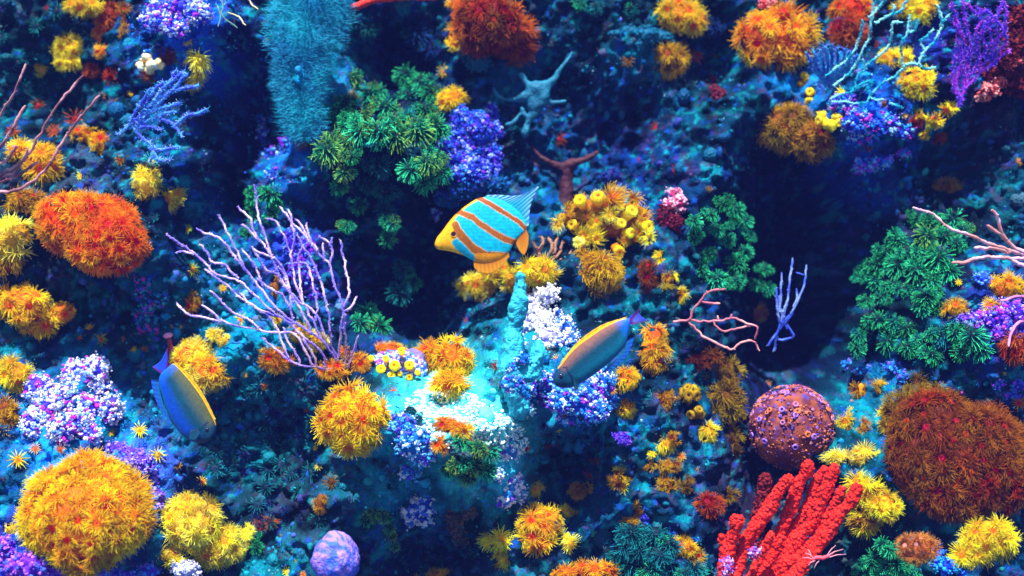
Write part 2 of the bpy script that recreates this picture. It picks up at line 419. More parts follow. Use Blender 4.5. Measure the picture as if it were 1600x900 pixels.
def make_polyp(style):
    mb = MB()
    if style in ('flower', 'droop', 'fuzz'):
        disc_and_stalk(mb, .34, .5, .17)
        rings = {'flower': [(28, 8, .34, .74), (26, 24, .32, .7), (22, 42, .3, .58)],
                 'droop': [(30, 18, .34, .74), (28, 40, .3, .74), (22, 62, .24, .62)],
                 'fuzz': [(32, 18, .34, .74), (32, 38, .31, .7), (28, 55, .27, .58)]}[style]
        for (n, el, rr, ln) in rings:
            off = rng.random() * 6.28
            for k in range(n):
                a = off + (k + rng.normal() * .25) * 2 * math.pi / n; e = math.radians(el + rng.normal() * 9)
                d = (math.cos(a) * math.cos(e), math.sin(a) * math.cos(e), math.sin(e))
                tentacle(mb, (rr * math.cos(a), rr * math.sin(a), .02), d, ln * (.75 + .5 * rng.random()), (.027 if style == 'fuzz' else .030), 1.25 if style == 'droop' else .3, rng.random(), wob=.4)
    elif style == 'green':
        V0, F0 = ICO[1]
        mb.add(V0 * np.array([.45, .45, .36]), F0, (0, .3, .0))
        n = 70
        for k in range(n):
            e = math.asin(1 - (k + .5) / n * 1.25); a = k * 2.39996 + rng.normal() * .2
            d = np.array([math.cos(a) * math.cos(e), math.sin(a) * math.cos(e), math.sin(e)])
            tentacle(mb, d * .3, d, .6 + .4 * rng.random(), .038, .6, rng.random(), 4, .6, .4)
    elif style == 'tube':
        o_ = rng.random() * .25
        prof = [(.6, -1.3, 0, 0), (.55, -.6, .2, 0), (.6, -.1, .5, 0), (.72, .2, .75, 0), (.66, .42, .95, 0), (.45, .54, 1, 0), (.22 + o_ * .6, .52, .9, .1), (.12 + o_ * .6, .4, .3, .5), (.001, .3, 0, .7)]
        s = 14; V = []; C = []
        for (q, z, t, mo) in prof:
            for k in range(s):
                a = k * 2 * math.pi / s; w = 1 + .06 * rng.normal() + .07 * math.sin(7 * a) + .1 * math.sin(a + o_ * 30)
                V.append((q * math.cos(a) * w, q * math.sin(a) * w, z)); C.append((t, .35 + .4 * rng.random(), mo))
        F = [(i * s + j, i * s + (j + 1) % s, (i + 1) * s + (j + 1) % s, (i + 1) * s + j) for i in range(len(prof) - 1) for j in range(s)]
        mb.add(V, F, C)
        for k in range(16):
            a = k * 2 * math.pi / 16
            tentacle(mb, (.45 * math.cos(a), .45 * math.sin(a), .5), (math.cos(a) * .8, math.sin(a) * .8, .9), .16 + .14 * rng.random(), .06, .1, rng.random(), 2, .6, .2, .6)
    elif style == 'star':
        disc_and_stalk(mb, .36, .7, .14)
        for (n, el, rr, ln) in ((14, 8, .34, .66), (12, 34, .3, .5)):
            off = rng.random() * 6.28
            for k in range(n):
                a = off + (k + rng.normal() * .2) * 2 * math.pi / n; e = math.radians(el + rng.normal() * 10)
                tentacle(mb, (rr * math.cos(a), rr * math.sin(a), .02), (math.cos(a) * math.cos(e), math.sin(a) * math.cos(e), math.sin(e)), ln * (.8 + .4 * rng.random()), .06, .2, rng.random(), 3)
    return mb.mesh('polyp_' + style)
POLYPS = {s: [make_polyp(s) for _ in range(n)] for s, n in (('flower', 5), ('droop', 5), ('fuzz', 6), ('green', 5), ('tube', 6), ('star', 5))}

def orient(n, spin=0.0):
    n = Vector(n).normalized(); up = Vector((0, 0, 1))
    y = up - n * up.dot(n)
    if y.length < 1e-4: y = Vector((0, -1, 0)) - n * n.y * -1
    y.normalize(); x = y.cross(n).normalized()
    M = Matrix((x, y, n)).transposed()
    return (M @ Matrix.Rotation(spin, 3, 'Z'))
def put_polyp(root, origin, pos, n, r, style, pal, spin=.3, depth=1.0):
    me = random.choice(POLYPS[style])
    o = link('polyp', me, PAL[pal], root)
    R = orient(n, random.uniform(-spin, spin))
    s = r * random.uniform(.72, 1.16); fl = random.choice((-1, 1))
    o.matrix_local = Matrix.Translation(Vector(pos) - Vector(origin)) @ R.to_4x4() @ Matrix.Diagonal((s * fl, s, s * depth, 1))
    return o
def core_blob(mb, c, r, col, sub=3, amp=.14, k=7):
    V0, F0 = ICO[sub]
    f = 2.4
    d = 1 + amp * (2 * vnoise(V0[:, 0] + c[0] * 9, V0[:, 2] + V0[:, 1] * 1.7 + c[2] * 9, f, k) - 1) + amp * .5 * (2 * vnoise(V0[:, 0] * 2.7 + V0[:, 1], V0[:, 2] * 2.7, f, k + 2) - 1)
    V = V0 * np.asarray(r) * d[:, None] + np.asarray(c)
    C = np.asarray(col) * (.75 + .5 * rng.random((len(V0), 1)))
    mb.add(V, F0, C)
OCC = []
CORE = {'gold': (200, 95, 0), 'yellow': (205, 140, 5), 'pale': (225, 165, 30), 'orange': (190, 40, 0), 'amber': (175, 65, 0), 'rust': (95, 22, 8),
        'brown': (90, 30, 6), 'olive': (75, 52, 8), 'ochre': (115, 62, 5), 'green': (4, 34, 36), 'lime': (4, 34, 34), 'emerald': (2, 48, 40), 'teal': (4, 26, 38),
        'navy': (6, 14, 48), 'cream': (220, 110, 60), 'tan': (170, 90, 40), 'aqua': (0, 90, 100), 'yellowgreen': (190, 140, 10)}
def colony(label, pal, lobes, pr, style='fuzz', cat='coral', name='cup_coral', group=None, lift=.45, depth=.8, dy=0., dens=1.0, mixpal=None, reach=.62):
    """lobes: (px, py, rx, ry[, dy]) in photo pixels; polyps of radius pr pixels all over the side that faces out of the wall"""
    L0 = lobes[0]; y0 = on_wall(L0[0], L0[1])
    k0 = (DCAM + y0) / DCAM / 1000
    org = at(L0[0], L0[1], y0)
    root = empty(name, org, label, cat, group)
    bases = []; items = []
    for lb in lobes:
        px, py, rx, ry = lb[:4]; rx *= 1.07; ry *= 1.07; OCC.append((px, py, rx, ry)); ddy = lb[4] if len(lb) > 4 else 0.
        yw = on_wall(px, py)
        yw = min(yw, y0 + .10) if len(lobes) > 1 else yw
        k = (DCAM + yw) / DCAM / 1000
        rd = min(rx, ry) * depth
        y = yw - rd * lift * .001 + dy + ddy
        k = (DCAM + y) / DCAM / 1000
        c = np.array(at(px, py, y))
        q = pr
        ex, ez, ed = max(rx - q * reach, rx * .35) * k, max(ry - q * reach, ry * .35) * k, max(rd - q * reach * .6, rd * .4) * k
        mb = MB(); core_blob(mb, c, (ex * .93, ed * .93, ez * .93), lin(*CORE[pal]), 3 if rx > 30 else 2); bases.append(mb)
        area = 4 * math.pi * (((ex * ez) ** 1.6 + (ex * ed) ** 1.6 + (ez * ed) ** 1.6) / 3) ** (1 / 1.6)
        n = max(7 if rx < pr * 1.4 else 10, int(area / ((q * k) ** 2 * 1.15) * dens))
        if rx < pr * 1.25: n = max(4, int(5 * dens))
        for i in range(n):
            zz = 1 - (i + .5) / n * 2; a = i * 2.39996 + px
            s = math.sqrt(1 - zz * zz)
            d = np.array([s * math.cos(a), -zz, s * math.sin(a)]) + rng.normal(size=3) * .07
            d /= np.linalg.norm(d)
            if d[1] > .3: continue
            bmp = 1 + .34 * (float(vnoise(d[0] * 1.4 + px, d[2] * 1.4 + py, 1.3, 6)) - .5)
            p = c + d * np.array([ex, ed, ez]) * bmp
            nrm = d / np.array([ex, ed, ez]); nrm /= np.linalg.norm(nrm)
            nrm = nrm + rng.normal(size=3) * .12
            # skip polyps that end up well inside another lobe
            items.append((p, nrm, q * k, c, (ex, ed, ez)))
    ell = list({tuple(np.round(c, 6)): (c, e) for (_, _, _, c, e) in items}.values())
    for (p, nrm, r, c, e) in items:
        if any(np.sum(((p - c2) / np.array(e2)) ** 2) < .7 for c2, e2 in ell if np.abs(c2 - c).max() > 1e-6): continue
        pl = pal if not mixpal or random.random() > mixpal[1] else mixpal[0]
        put_polyp(root, org, p, nrm, r, style, pl)
    for mb in bases: link('colony_base', mb.mesh('colony_base', tuple(org)), M_COL, root)
    return root

LM = [  # landmarks used to tell the small anemones apart
 ((133, 802), 'great golden coral mound'), ((310, 830), 'bright lemon coral clump'), ((150, 365), 'fiery orange coral mound'), ((45, 480), 'golden cluster at the left edge'),
 ((110, 90), 'yellow coral at upper left'), ((260, 170), 'blue feathery soft coral'), ((235, 300), 'yellow twin coral under the feather coral'), ((475, 100), 'hairy cyan sponge column'),
 ((600, 230), 'green coral bush'), ((750, 230), 'violet-blue knobby coral'), ((765, 355), 'orange-striped butterflyfish'), ((940, 550), 'surgeonfish with a blue tail'),
 ((290, 620), 'surgeonfish by the yellow coral'), ((110, 630), 'white soft coral'), ((420, 430), 'lilac branching gorgonian'), ((553, 657), 'round golden coral ball'),
 ((695, 570), 'amber coral clump above the white ledge'), ((940, 370), 'yellow tube coral'), ((840, 150), 'teal branching sponge'), ((1210, 65), 'orange-gold coral ball'),
 ((1140, 390), 'emerald curl coral'), ((1430, 450), 'tall green coral thicket'), ((1237, 668), 'pitted sponge ball'), ((1500, 715), 'huge brown-orange coral'), ((1230, 820), 'red finger sponge'),
 ((1540, 845), 'yellow coral at lower right'), ((845, 825), 'golden coral by the bottom centre'), ((1040, 700), 'pair of bright yellow polyps'), ((1530, 90), 'purple sea fan'), ((1400, 110), 'yellow coral behind the cyan branches'),
 ((730, 660), 'white-crusted ledge'), ((525, 870), 'violet egg-shaped sponge'), ((655, 795), 'white-blue crust'), ((1230, 470), 'slender blue twigs'), ((1110, 500), 'pink bare twig'), ((440, 660), 'teal anemone carpet'),
 ((930, 270), 'dull red branching sponge'), ((1250, 205), 'dim olive coral'), ((780, 50), 'dark rust coral'), ((1010, 850), 'teal tufted coral')]
USED = {}
def where(px, py):
    d = sorted(((math.hypot(px - x, py - y), x, y, n) for (x, y), n in LM))
    def rel(e):
        dx, dy = px - e[1], py - e[2]
        if abs(dx) > abs(dy) * 1.6: return ('right of the ' if dx > 0 else 'left of the ') + e[3]
        if abs(dy) > abs(dx) * 1.6: return ('below the ' if dy > 0 else 'above the ') + e[3]
        return ('lower ' if dy > 0 else 'upper ') + ('right of the ' if dx > 0 else 'left of the ') + e[3]
    return [rel(d[0]), rel(d[2]), rel(d[1])]
ADJ = {'gold': 'golden', 'yellow': 'yellow', 'pale': 'pale yellow', 'orange': 'orange', 'amber': 'amber', 'rust': 'dull rusty', 'brown': 'dull brown-orange', 'olive': 'dim olive', 'ochre': 'dark ochre',
       'cream': 'cream', 'tan': 'tan', 'aqua': 'pale green', 'yellowgreen': 'yellow anemone with greenish tips,', 'green': 'green', 'teal': 'teal', 'navy': 'dark blue'}
def anemone(px, py, r, pal, style='star'):
    y = on_wall(px, py); p = at(px, py, y - r * .0006)
    size = 'tiny' if r < 6.5 else 'small' if r < 12 else 'medium-sized'
    stub = '%s %s anemone' % (size, ADJ[pal]) if pal != 'yellowgreen' else 'green-tipped yellow anemone'
    lab = None
    for w in where(px, py):
        c = stub + ' ' + w
        if c not in USED: lab = c; break
    if lab is not None and len(lab.split()) > 16: lab = stub + ' ' + where(px, py)[2]
    if lab is None: lab = ('second ' + stub + ' ' + where(px, py)[2])
    USED[lab] = 1
    k = (DCAM + y) / DCAM / 1000
    o = link('anemone', random.choice(POLYPS[style]), PAL[pal])
    n = Vector((random.uniform(-.35, .35), -1, random.uniform(.0, .6)))
    s = r * k * 1.1
    o.matrix_world = Matrix.Translation(p) @ orient(n, random.uniform(-1, 1)).to_4x4() @ Matrix.Diagonal((s, s, s, 1))
    tag(o, lab, 'anemone', 'solitary anemones dotted over the reef')
    return o

# ---- cup coral colonies
G1 = 'yellow and orange cup coral colonies on the reef wall'
C = lambda label, pal, lobes, pr, style='fuzz', **k: colony(label, pal, lobes, pr, style, group=G1, **k)
C('great golden coral mound with orange mouths at the lower left corner', 'gold', [(128, 812, 100, 82), (150, 790, 86, 78)], 24, 'fuzz', dens=1.25, mixpal=('amber', .3), depth=.9)
C('bright lemon coral clump right of the great golden mound', 'pale', [(300, 815, 52, 48), (335, 850, 45, 42), (262, 868, 28, 20)], 20, 'flower', mixpal=('yellow', .4))
C('small lemon coral knob touching the right side of the lemon clump', 'pale', [(385, 838, 18, 22), (372, 862, 16, 16)], 13, 'flower')
C('fiery orange coral mound of dense polyps at upper left', 'orange', [(135, 350, 80, 52), (165, 375, 66, 52)], 19, 'fuzz', mixpal=('amber', .3), dens=1.1)
C('golden flower coral cluster at the left edge, halfway up', 'gold', [(35, 475, 46, 36), (60, 500, 36, 32)], 22, 'flower')
C('small orange coral knob on the right of the left-edge golden cluster', 'amber', [(100, 489, 18, 18)], 13, 'flower')
C('pale golden coral pressed against the left edge beside the fiery mound', 'pale', [(18, 368, 38, 36)], 24, 'flower', mixpal=('gold', .4))
C('ochre yellow coral lump touching the top left of the fiery mound', 'ochre', [(40, 312, 34, 20)], 19, 'flower')
C('dim yellow coral drooping at the left edge under the pale golden one', 'ochre', [(14, 410, 22, 26)], 18, 'droop')
C('golden coral lump behind the pink whips at the left', 'gold', [(68, 258, 36, 36), (30, 236, 22, 22)], 20, 'fuzz')
C('open amber flower cluster right of the pink whip tips', 'amber', [(132, 208, 24, 18), (158, 222, 22, 20), (155, 236, 12, 10)], 13, 'flower', mixpal=('gold', .5))
C('lemon yellow coral clump near the top left corner', 'yellow', [(110, 76, 30, 26), (112, 98, 28, 14)], 16, 'flower')
C('round yellow coral pom-pom left of the lemon yellow clump', 'yellow', [(65, 107, 13, 13)], 9, 'flower')
C('yellow coral clump cut by the top edge near the left corner', 'yellow', [(130, 10, 30, 20)], 16, 'flower')
C('orange coral tuft between the two top left yellow clumps and the rusty lump', 'amber', [(152, 60, 18, 28), (160, 82, 16, 12)], 15, 'fuzz')
C('rusty red coral lump under the top edge at the left', 'rust', [(172, 35, 22, 34)], 17, 'fuzz')
C('ochre coral strip on the right flank of the rusty red lump', 'ochre', [(194, 36, 12, 28)], 12, 'fuzz')
C('dull red pom-pom coral below the rusty red lump', 'rust', [(180, 117, 17, 18)], 13, 'fuzz')
C('faint maroon coral lump left of the dull red pom-pom', 'rust', [(145, 110, 16, 14)], 13, 'fuzz')
C('pale yellow tasselled coral above the blue feather coral', 'pale', [(308, 100, 22, 28), (305, 125, 15, 15)], 19, 'droop')
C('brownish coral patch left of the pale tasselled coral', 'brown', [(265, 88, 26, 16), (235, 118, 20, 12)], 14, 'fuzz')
C('yellow-tan twin coral under the blue feather coral, left half', 'pale', [(228, 285, 26, 32)], 17, 'flower', mixpal=('ochre', .5))
C('yellow-tan twin coral under the blue feather coral, right half', 'yellow', [(268, 305, 22, 25)], 19, 'flower')
C('golden coral at the left edge beside the white soft coral', 'yellow', [(22, 585, 32, 32)], 20, 'fuzz')
C('dark amber coral at the left edge under the yellow one', 'ochre', [(12, 650, 26, 36)], 20, 'flower', mixpal=('amber', .3))
C('yellow coral hump with a red mouth behind the left surgeonfish', 'gold', [(300, 562, 38, 36), (325, 585, 34, 34)], 20, 'fuzz', mixpal=('pale', .35), lift=1.0)
C('small yellow twin flowers below the bare left tips of the gorgonian', 'pale', [(336, 524, 16, 14), (352, 535, 16, 16)], 12, 'star')
C('amber coral lump behind the gorgonian foot, left one', 'amber', [(430, 562, 28, 22)], 16, 'fuzz')
C('bright yellow coral ridge behind the gorgonian trunk', 'yellow', [(470, 520, 22, 18), (495, 535, 20, 16)], 13, 'fuzz')
C('amber coral lump wedged under the gorgonian root', 'amber', [(520, 578, 24, 18), (540, 555, 14, 16)], 13, 'fuzz')
C('dim ochre hairy coral seen through the gorgonian branches', 'ochre', [(430, 460, 14, 30)], 12, 'fuzz')
C('amber fringed coral behind the button polyp patch', 'amber', [(600, 550, 44, 20), (560, 570, 20, 18)], 15, 'fuzz')
C('amber flower coral clump hanging above the white ledge', 'gold', [(680, 560, 38, 36), (712, 565, 36, 42), (702, 598, 36, 24)], 22, 'flower', mixpal=('amber', .2), dy=-.04)
C('round golden coral ball with long tentacles below the gorgonian root', 'gold', [(550, 652, 56, 54), (560, 668, 50, 48)], 24, 'flower', lift=.8, dens=1.1)
C('bright yellow coral tufts under the butterflyfish belly', 'yellow', [(780, 422, 36, 24), (757, 446, 42, 28), (800, 440, 22, 22)], 19, 'fuzz', mixpal=('pale', .3), lift=1.2)
C('bright yellow flower coral right of the butterflyfish fin', 'yellow', [(842, 424, 38, 28)], 19, 'flower', lift=1.3)
C('golden hairy coral ball hanging under the yellow tubes', 'ochre', [(938, 425, 38, 38), (915, 402, 18, 22)], 18, 'droop', mixpal=('gold', .3))
C('dim yellow coral strands hanging right of the tube coral', 'ochre', [(1030, 408, 14, 18), (1045, 438, 16, 18), (1065, 460, 10, 14)], 14, 'droop', mixpal=('yellow', .4))
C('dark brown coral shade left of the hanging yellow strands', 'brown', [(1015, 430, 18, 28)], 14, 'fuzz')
C('round amber anemone-like coral right of the pink twig', 'gold', [(1185, 489, 17, 17)], 14, 'star', mixpal=('cream', .3))
C('drooping amber coral behind the tail of the right surgeonfish', 'amber', [(1022, 530, 26, 26), (1020, 558, 28, 30)], 20, 'droop', mixpal=('ochre', .5))
C('small golden tasselled coral under the right surgeonfish belly', 'gold', [(979, 591, 21, 21)], 15, 'droop')
C('smaller golden tasselled coral below its twin', 'gold', [(977, 637, 18, 18)], 13, 'droop')
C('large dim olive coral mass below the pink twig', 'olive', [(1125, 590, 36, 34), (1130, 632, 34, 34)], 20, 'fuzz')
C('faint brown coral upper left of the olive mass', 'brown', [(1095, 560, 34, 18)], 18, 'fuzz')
C('small olive-yellow coral left of the olive mass', 'ochre', [(1040, 625, 20, 18)], 15, 'flower')
C('olive coral knobs joining the olive mass on its left', 'olive', [(1078, 615, 16, 16), (1088, 645, 14, 12)], 12, 'tube')
C('bright yellow tasselled coral at the lower tip of the olive mass', 'yellow', [(1106, 677, 17, 18)], 14, 'droop')
C('dim olive coral at lower right of the yellow tassel', 'olive', [(1146, 692, 18, 26)], 15, 'fuzz')
C('larger of two bright yellow polyps on the dark reef', 'yellow', [(1038, 697, 18, 17)], 17, 'droop')
C('smaller of two bright yellow polyps, at lower left of the larger', 'yellow', [(1020, 712, 11, 11)], 10, 'star')
C('amber coral knobs around the bright yellow polyp pair', 'ochre', [(1052, 685, 14, 14), (1045, 728, 22, 14), (1018, 728, 12, 12)], 12, 'fuzz')
C('dim golden coral oval left of the bright yellow pair', 'ochre', [(966, 750, 20, 24)], 16, 'fuzz', mixpal=('yellow', .15))
C('bristly yellow coral lying sideways in shade below centre', 'ochre', [(908, 768, 22, 15)], 14, 'droop')
C('dim rusty-yellow coral below the bright yellow pair, left one', 'ochre', [(1040, 758, 18, 18)], 14, 'fuzz')
C('dim rusty-yellow coral below the bright yellow pair, right one', 'olive', [(1073, 757, 15, 16)], 13, 'fuzz')
C('faint reddish brown coral left of the red finger sponge', 'rust', [(1105, 790, 28, 20)], 18, 'fuzz')
C('faint olive coral touching the reddish brown one', 'olive', [(1140, 775, 16, 14)], 14, 'fuzz')
C('golden flower coral ball near the bottom centre', 'gold', [(842, 818, 38, 36), (838, 840, 34, 26)], 20, 'flower', mixpal=('amber', .2))
C('pale yellow coral on the lower right flank of the golden ball', 'pale', [(886, 850, 17, 28)], 16, 'flower')
C('small yellow coral knobs on the rock left above the golden ball', 'yellow', [(838, 768, 12, 15), (882, 798, 14, 11)], 10, 'fuzz')
C('yellow coral clump left of the golden ball at the bottom', 'yellow', [(778, 845, 28, 18), (785, 872, 20, 20)], 19, 'flower')
C('orange coral clump cut by the bottom edge at centre', 'amber', [(925, 892, 40, 22), (885, 897, 26, 12)], 18, 'fuzz')
C('yellow coral rim by the bottom edge left of the orange clump', 'gold', [(690, 898, 26, 10)], 12, 'fuzz')
C('orange-yellow coral draped over the teal tufts', 'gold', [(1068, 855, 26, 18), (1088, 872, 16, 20)], 16, 'fuzz')
C('small ochre coral above the teal tufts', 'ochre', [(996, 797, 13, 13), (985, 815, 14, 8)], 10, 'fuzz')
C('orange coral clump on the white-crusted ledge', 'amber', [(700, 665, 26, 18), (722, 672, 20, 18), (688, 695, 14, 20)], 14, 'fuzz', lift=.9, mixpal=('gold', .3))
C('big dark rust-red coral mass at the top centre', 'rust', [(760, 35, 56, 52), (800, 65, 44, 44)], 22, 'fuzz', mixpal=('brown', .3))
C('golden coral tuft cut by the top edge on the rust-red mass', 'amber', [(728, 8, 26, 16)], 14, 'fuzz')
C('golden coral tuft on the left flank of the rust-red mass', 'gold', [(709, 60, 18, 24)], 16, 'fuzz')
C('orange pom-pom coral in the middle of the rust-red mass', 'amber', [(792, 45, 15, 14)], 12, 'flower', lift=2.2)
C('golden coral tuft above the violet-blue knobby coral', 'gold', [(705, 157, 25, 21)], 18, 'fuzz')
C('small golden coral tuft in the top of the green bush', 'gold', [(548, 153, 12, 11)], 9, 'fuzz')
C('golden coral crown at the top edge right of centre', 'gold', [(1060, 25, 36, 30), (1085, 35, 24, 24)], 18, 'fuzz', mixpal=('yellow', .4))
C('dim ochre coral under the golden crown', 'ochre', [(1045, 95, 34, 32)], 18, 'fuzz', mixpal=('olive', .4))
C('big orange-gold coral ball at the top right', 'amber', [(1195, 62, 48, 50), (1230, 62, 46, 54)], 26, 'fuzz', mixpal=('gold', .4))
C('dim olive-gold coral hanging below the orange-gold ball', 'ochre', [(1228, 200, 46, 42), (1270, 215, 42, 36)], 20, 'fuzz', mixpal=('olive', .3))
C('bright yellow swollen tips on the right of the olive-gold coral', 'yellow', [(1285, 188, 13, 14), (1306, 190, 13, 13)], 12, 'tube', lift=2.)
C('dim ochre knobs between the orange-gold ball and the olive coral', 'ochre', [(1256, 125, 12, 13), (1265, 150, 9, 14)], 10, 'tube')
C('red-orange coral mass at the top edge near the cyan branches', 'orange', [(1330, 15, 40, 28)], 18, 'fuzz', mixpal=('amber', .3))
C('dark rust coral flank below the red-orange top mass', 'rust', [(1325, 50, 34, 30)], 18, 'fuzz')
C('yellow tuft coral left of the red-orange top mass', 'gold', [(1300, 24, 12, 16)], 12, 'fuzz')
C('yellow coral at the top edge behind the cyan branches', 'yellow', [(1420, 12, 26, 22), (1450, 15, 26, 22)], 17, 'fuzz')
C('yellow coral clump behind the cyan branches, upper left half', 'yellow', [(1385, 95, 20, 22), (1412, 90, 22, 16)], 14, 'fuzz')
C('yellow coral clump behind the cyan branches, lower right half', 'yellow', [(1435, 130, 34, 27)], 17, 'fuzz', mixpal=('gold', .4))
C('golden daisy-like coral sprays below the yellow clump', 'yellow', [(1484, 170, 13, 12), (1460, 188, 16, 14), (1445, 210, 12, 12), (1437, 182, 12, 12)], 13, 'star', mixpal=('gold', .4), lift=1.)
C('rusty coral stem under the golden daisies', 'rust', [(1465, 215, 14, 14), (1430, 192, 12, 12)], 11, 'fuzz')
C('faint ochre coral in shade above the green thicket', 'ochre', [(1482, 298, 28, 22)], 17, 'fuzz')
C('bright golden coral at the right edge above the purple crust', 'gold', [(1570, 452, 34, 28), (1548, 480, 18, 14)], 18, 'fuzz')
C('bright yellow coral tuft left of the right-edge golden one', 'yellow', [(1495, 485, 25, 20)], 14, 'fuzz', mixpal=('gold', .4))
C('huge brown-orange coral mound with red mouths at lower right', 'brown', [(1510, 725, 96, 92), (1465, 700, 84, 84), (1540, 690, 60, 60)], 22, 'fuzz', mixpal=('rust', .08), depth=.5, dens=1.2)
C('dim olive coral shoulder on top left of the huge brown mound', 'olive', [(1415, 645, 38, 36), (1450, 622, 38, 30), (1435, 600, 22, 16)], 20, 'fuzz')
C('bright yellow coral knob left of the olive shoulder', 'yellow', [(1386, 658, 20, 26)], 19, 'fuzz', lift=1.2)
C('ochre-yellow coral sprig right of the pitted ball top', 'yellow', [(1345, 612, 16, 22), (1375, 602, 14, 9)], 14, 'fuzz', mixpal=('ochre', .5))
C('yellow coral cushions right of the pitted ball', 'yellow', [(1322, 660, 16, 17), (1350, 668, 13, 16)], 13, 'fuzz', mixpal=('ochre', .5))
C('pale lemon coral above the red finger tips', 'pale', [(1310, 715, 22, 14), (1350, 712, 24, 20)], 16, 'flower')
C('yellow coral column right of the red finger sponge', 'yellow', [(1350, 765, 32, 28), (1380, 790, 30, 28), (1352, 812, 30, 26)], 21, 'fuzz', mixpal=('ochre', .2))
C('yellow coral slivers seen between the red fingers', 'yellow', [(1265, 752, 9, 28), (1308, 812, 6, 20)], 9, 'fuzz', dy=.03)
C('bright lemon coral mound at the lower right corner', 'yellow', [(1545, 840, 46, 36), (1515, 865, 32, 22)], 20, 'flower', dy=-.09)
C('tan coral cushion at the bottom right beside the green tuft', 'tan', [(1432, 858, 34, 26)], 16, 'fuzz', dy=-.07)
C('orange hairy coral ball under the left gorgonian tips', 'ochre', [(300, 470, 17, 19)], 14, 'fuzz', mixpal=('amber', .4))
C('dim yellow oval coral above the violet egg sponge', 'ochre', [(501, 785, 14, 20)], 12, 'droop')
C('rusty coral smudge at the lower left of centre', 'rust', [(412, 818, 22, 14)], 12, 'fuzz')
C('dull orange coral patch under the hairy cyan column', 'tan', [(475, 220, 15, 18)], 12, 'fuzz')
C('small yellow coral bit poking out left of the golden mound foot', 'pale', [(17, 826, 12, 10)], 10, 'star')
C('dark red coral tuft at the right edge under the purple crust', 'rust', [(1587, 545, 24, 26)], 16, 'droop')

# yellow tube coral: closed tubes and a few open crowns
tl = [(900, 330, 9, 'ochre'), (908, 316, 11, 'gold'), (935, 310, 12, 'gold'), (960, 307, 12, 'gold'), (990, 310, 12, 'ochre'), (945, 323, 9, 'gold'), (985, 332, 11, 'yellow'),
      (925, 352, 10, 'gold'), (970, 350, 8, 'yellow'), (985, 364, 10, 'yellow'), (996, 362, 9, 'yellow'), (1005, 340, 10, 'gold'), (905, 378, 10, 'pale'), (912, 368, 10, 'yellow'),
      (930, 372, 9, 'yellow'), (967, 392, 9, 'gold'), (888, 325, 9, 'ochre'), (880, 340, 10, 'ochre'), (895, 352, 12, 'ochre'), (1010, 355, 10, 'gold'), (975, 375, 9, 'gold'), (945, 345, 9, 'ochre'), (915, 338, 12, 'ochre'), (1000, 375, 8, 'gold')]
y0 = on_wall(940, 350); org = at(940, 350, y0)
root = empty('tube_coral', org, 'yellow tube coral with closed cups right of the butterflyfish tail', 'coral', G1)
mb = MB()
for (x, y, rx, ry) in ((905, 345, 24, 30), (945, 328, 40, 22), (985, 350, 28, 34), (950, 355, 26, 20), (915, 365, 18, 20)):
    c = at(x, y, y0 - .004); core_blob(mb, tuple(c), (rx * .001, .028, ry * .001), lin(140, 85, 2), 3, .2)
link('colony_base', mb.mesh('colony_base', tuple(org)), M_COL, root)
for (x, y, r, p) in tl:
    q = at(x, y, y0 - .032 - random.uniform(0, .014))
    put_polyp(root, org, q, ((x - 945) * .012, -1, (352 - y) * .014 + .15), r * (.00135 if (int(x) % 3) else .0019), 'tube' if (int(x) % 3) else 'droop', p, 3)
for (x, y, r, p) in ((873, 350, 17, 'pale'), (953, 335, 20, 'pale'), (968, 322, 14, 'pale'), (1013, 372, 17, 'pale'), (1000, 345, 12, 'yellow'), (918, 398, 16, 'yellow'), (940, 410, 14, 'yellow'), (908, 312, 13, 'gold'), (932, 345, 12, 'yellow')):
    q = at(x, y, y0 - .045); put_polyp(root, org, q, ((x - 945) * .015, -1, (350 - y) * .01), r * .001, 'flower', p)

# ---- green corals: one tufted head per photographed puff
def green(label, pal, puffs, mixpal=None, name='tufted_coral', dy=0., keep=.06, group='green and teal tufted corals on the reef'):
    ys = [on_wall(p[0], p[1]) for p in puffs]; ym = float(np.median(ys)); org = at(puffs[0][0], puffs[0][1], ys[0])
    root = empty(name, org, label, 'coral', group); mb = MB()
    for (p, y) in zip(puffs, ys):
        x, z, r = p[:3]; OCC.append((x, z, r, r)); y = min(max(y, ym - keep), ym + keep) + dy
        c = at(x, z, y - r * .0005)
        mb = MB(); core_blob(mb, tuple(c + Vector((0, r * .0004, 0))), (r * .0007, r * .0007, r * .0006), lin(*CORE[pal]), 2, .2)
        link('colony_base', mb.mesh('colony_base', tuple(org)), M_COL, root)
        for q in range(3):
            a = q * 2.6 + random.random() * 2; rr = r * (.1 if q == 0 else .6)
            qx, qz = x + rr * math.cos(a), z + rr * math.sin(a) * .8
            pp = at(qx, qz, y - r * .0007 - random.uniform(0, .006))
            put_polyp(root, org, pp, (math.cos(a) * .4, -1, .25 - math.sin(a) * .5), r * (.00092 if q == 0 else .0005) * random.uniform(.85, 1.12), 'green',
                      pal if not mixpal or random.random() > mixpal[1] else mixpal[0], .6)
green('green bush coral at upper centre, its crown of teal-green heads', 'green', [(550, 122, 20), (540, 160, 22), (575, 150, 22), (600, 170, 26), (590, 145, 22), (632, 118, 22), (655, 128, 26), (640, 150, 26), (672, 145, 22), (625, 190, 24), (530, 180, 26), (565, 185, 24), (665, 170, 22)], ('lime', .25))
green('green bush coral at upper centre, the middle tier with bright rims', 'emerald', [(560, 208, 28), (590, 205, 28), (620, 215, 26), (650, 205, 28), (680, 200, 26), (610, 195, 22), (545, 195, 22)], ('lime', .4), dy=-.04)
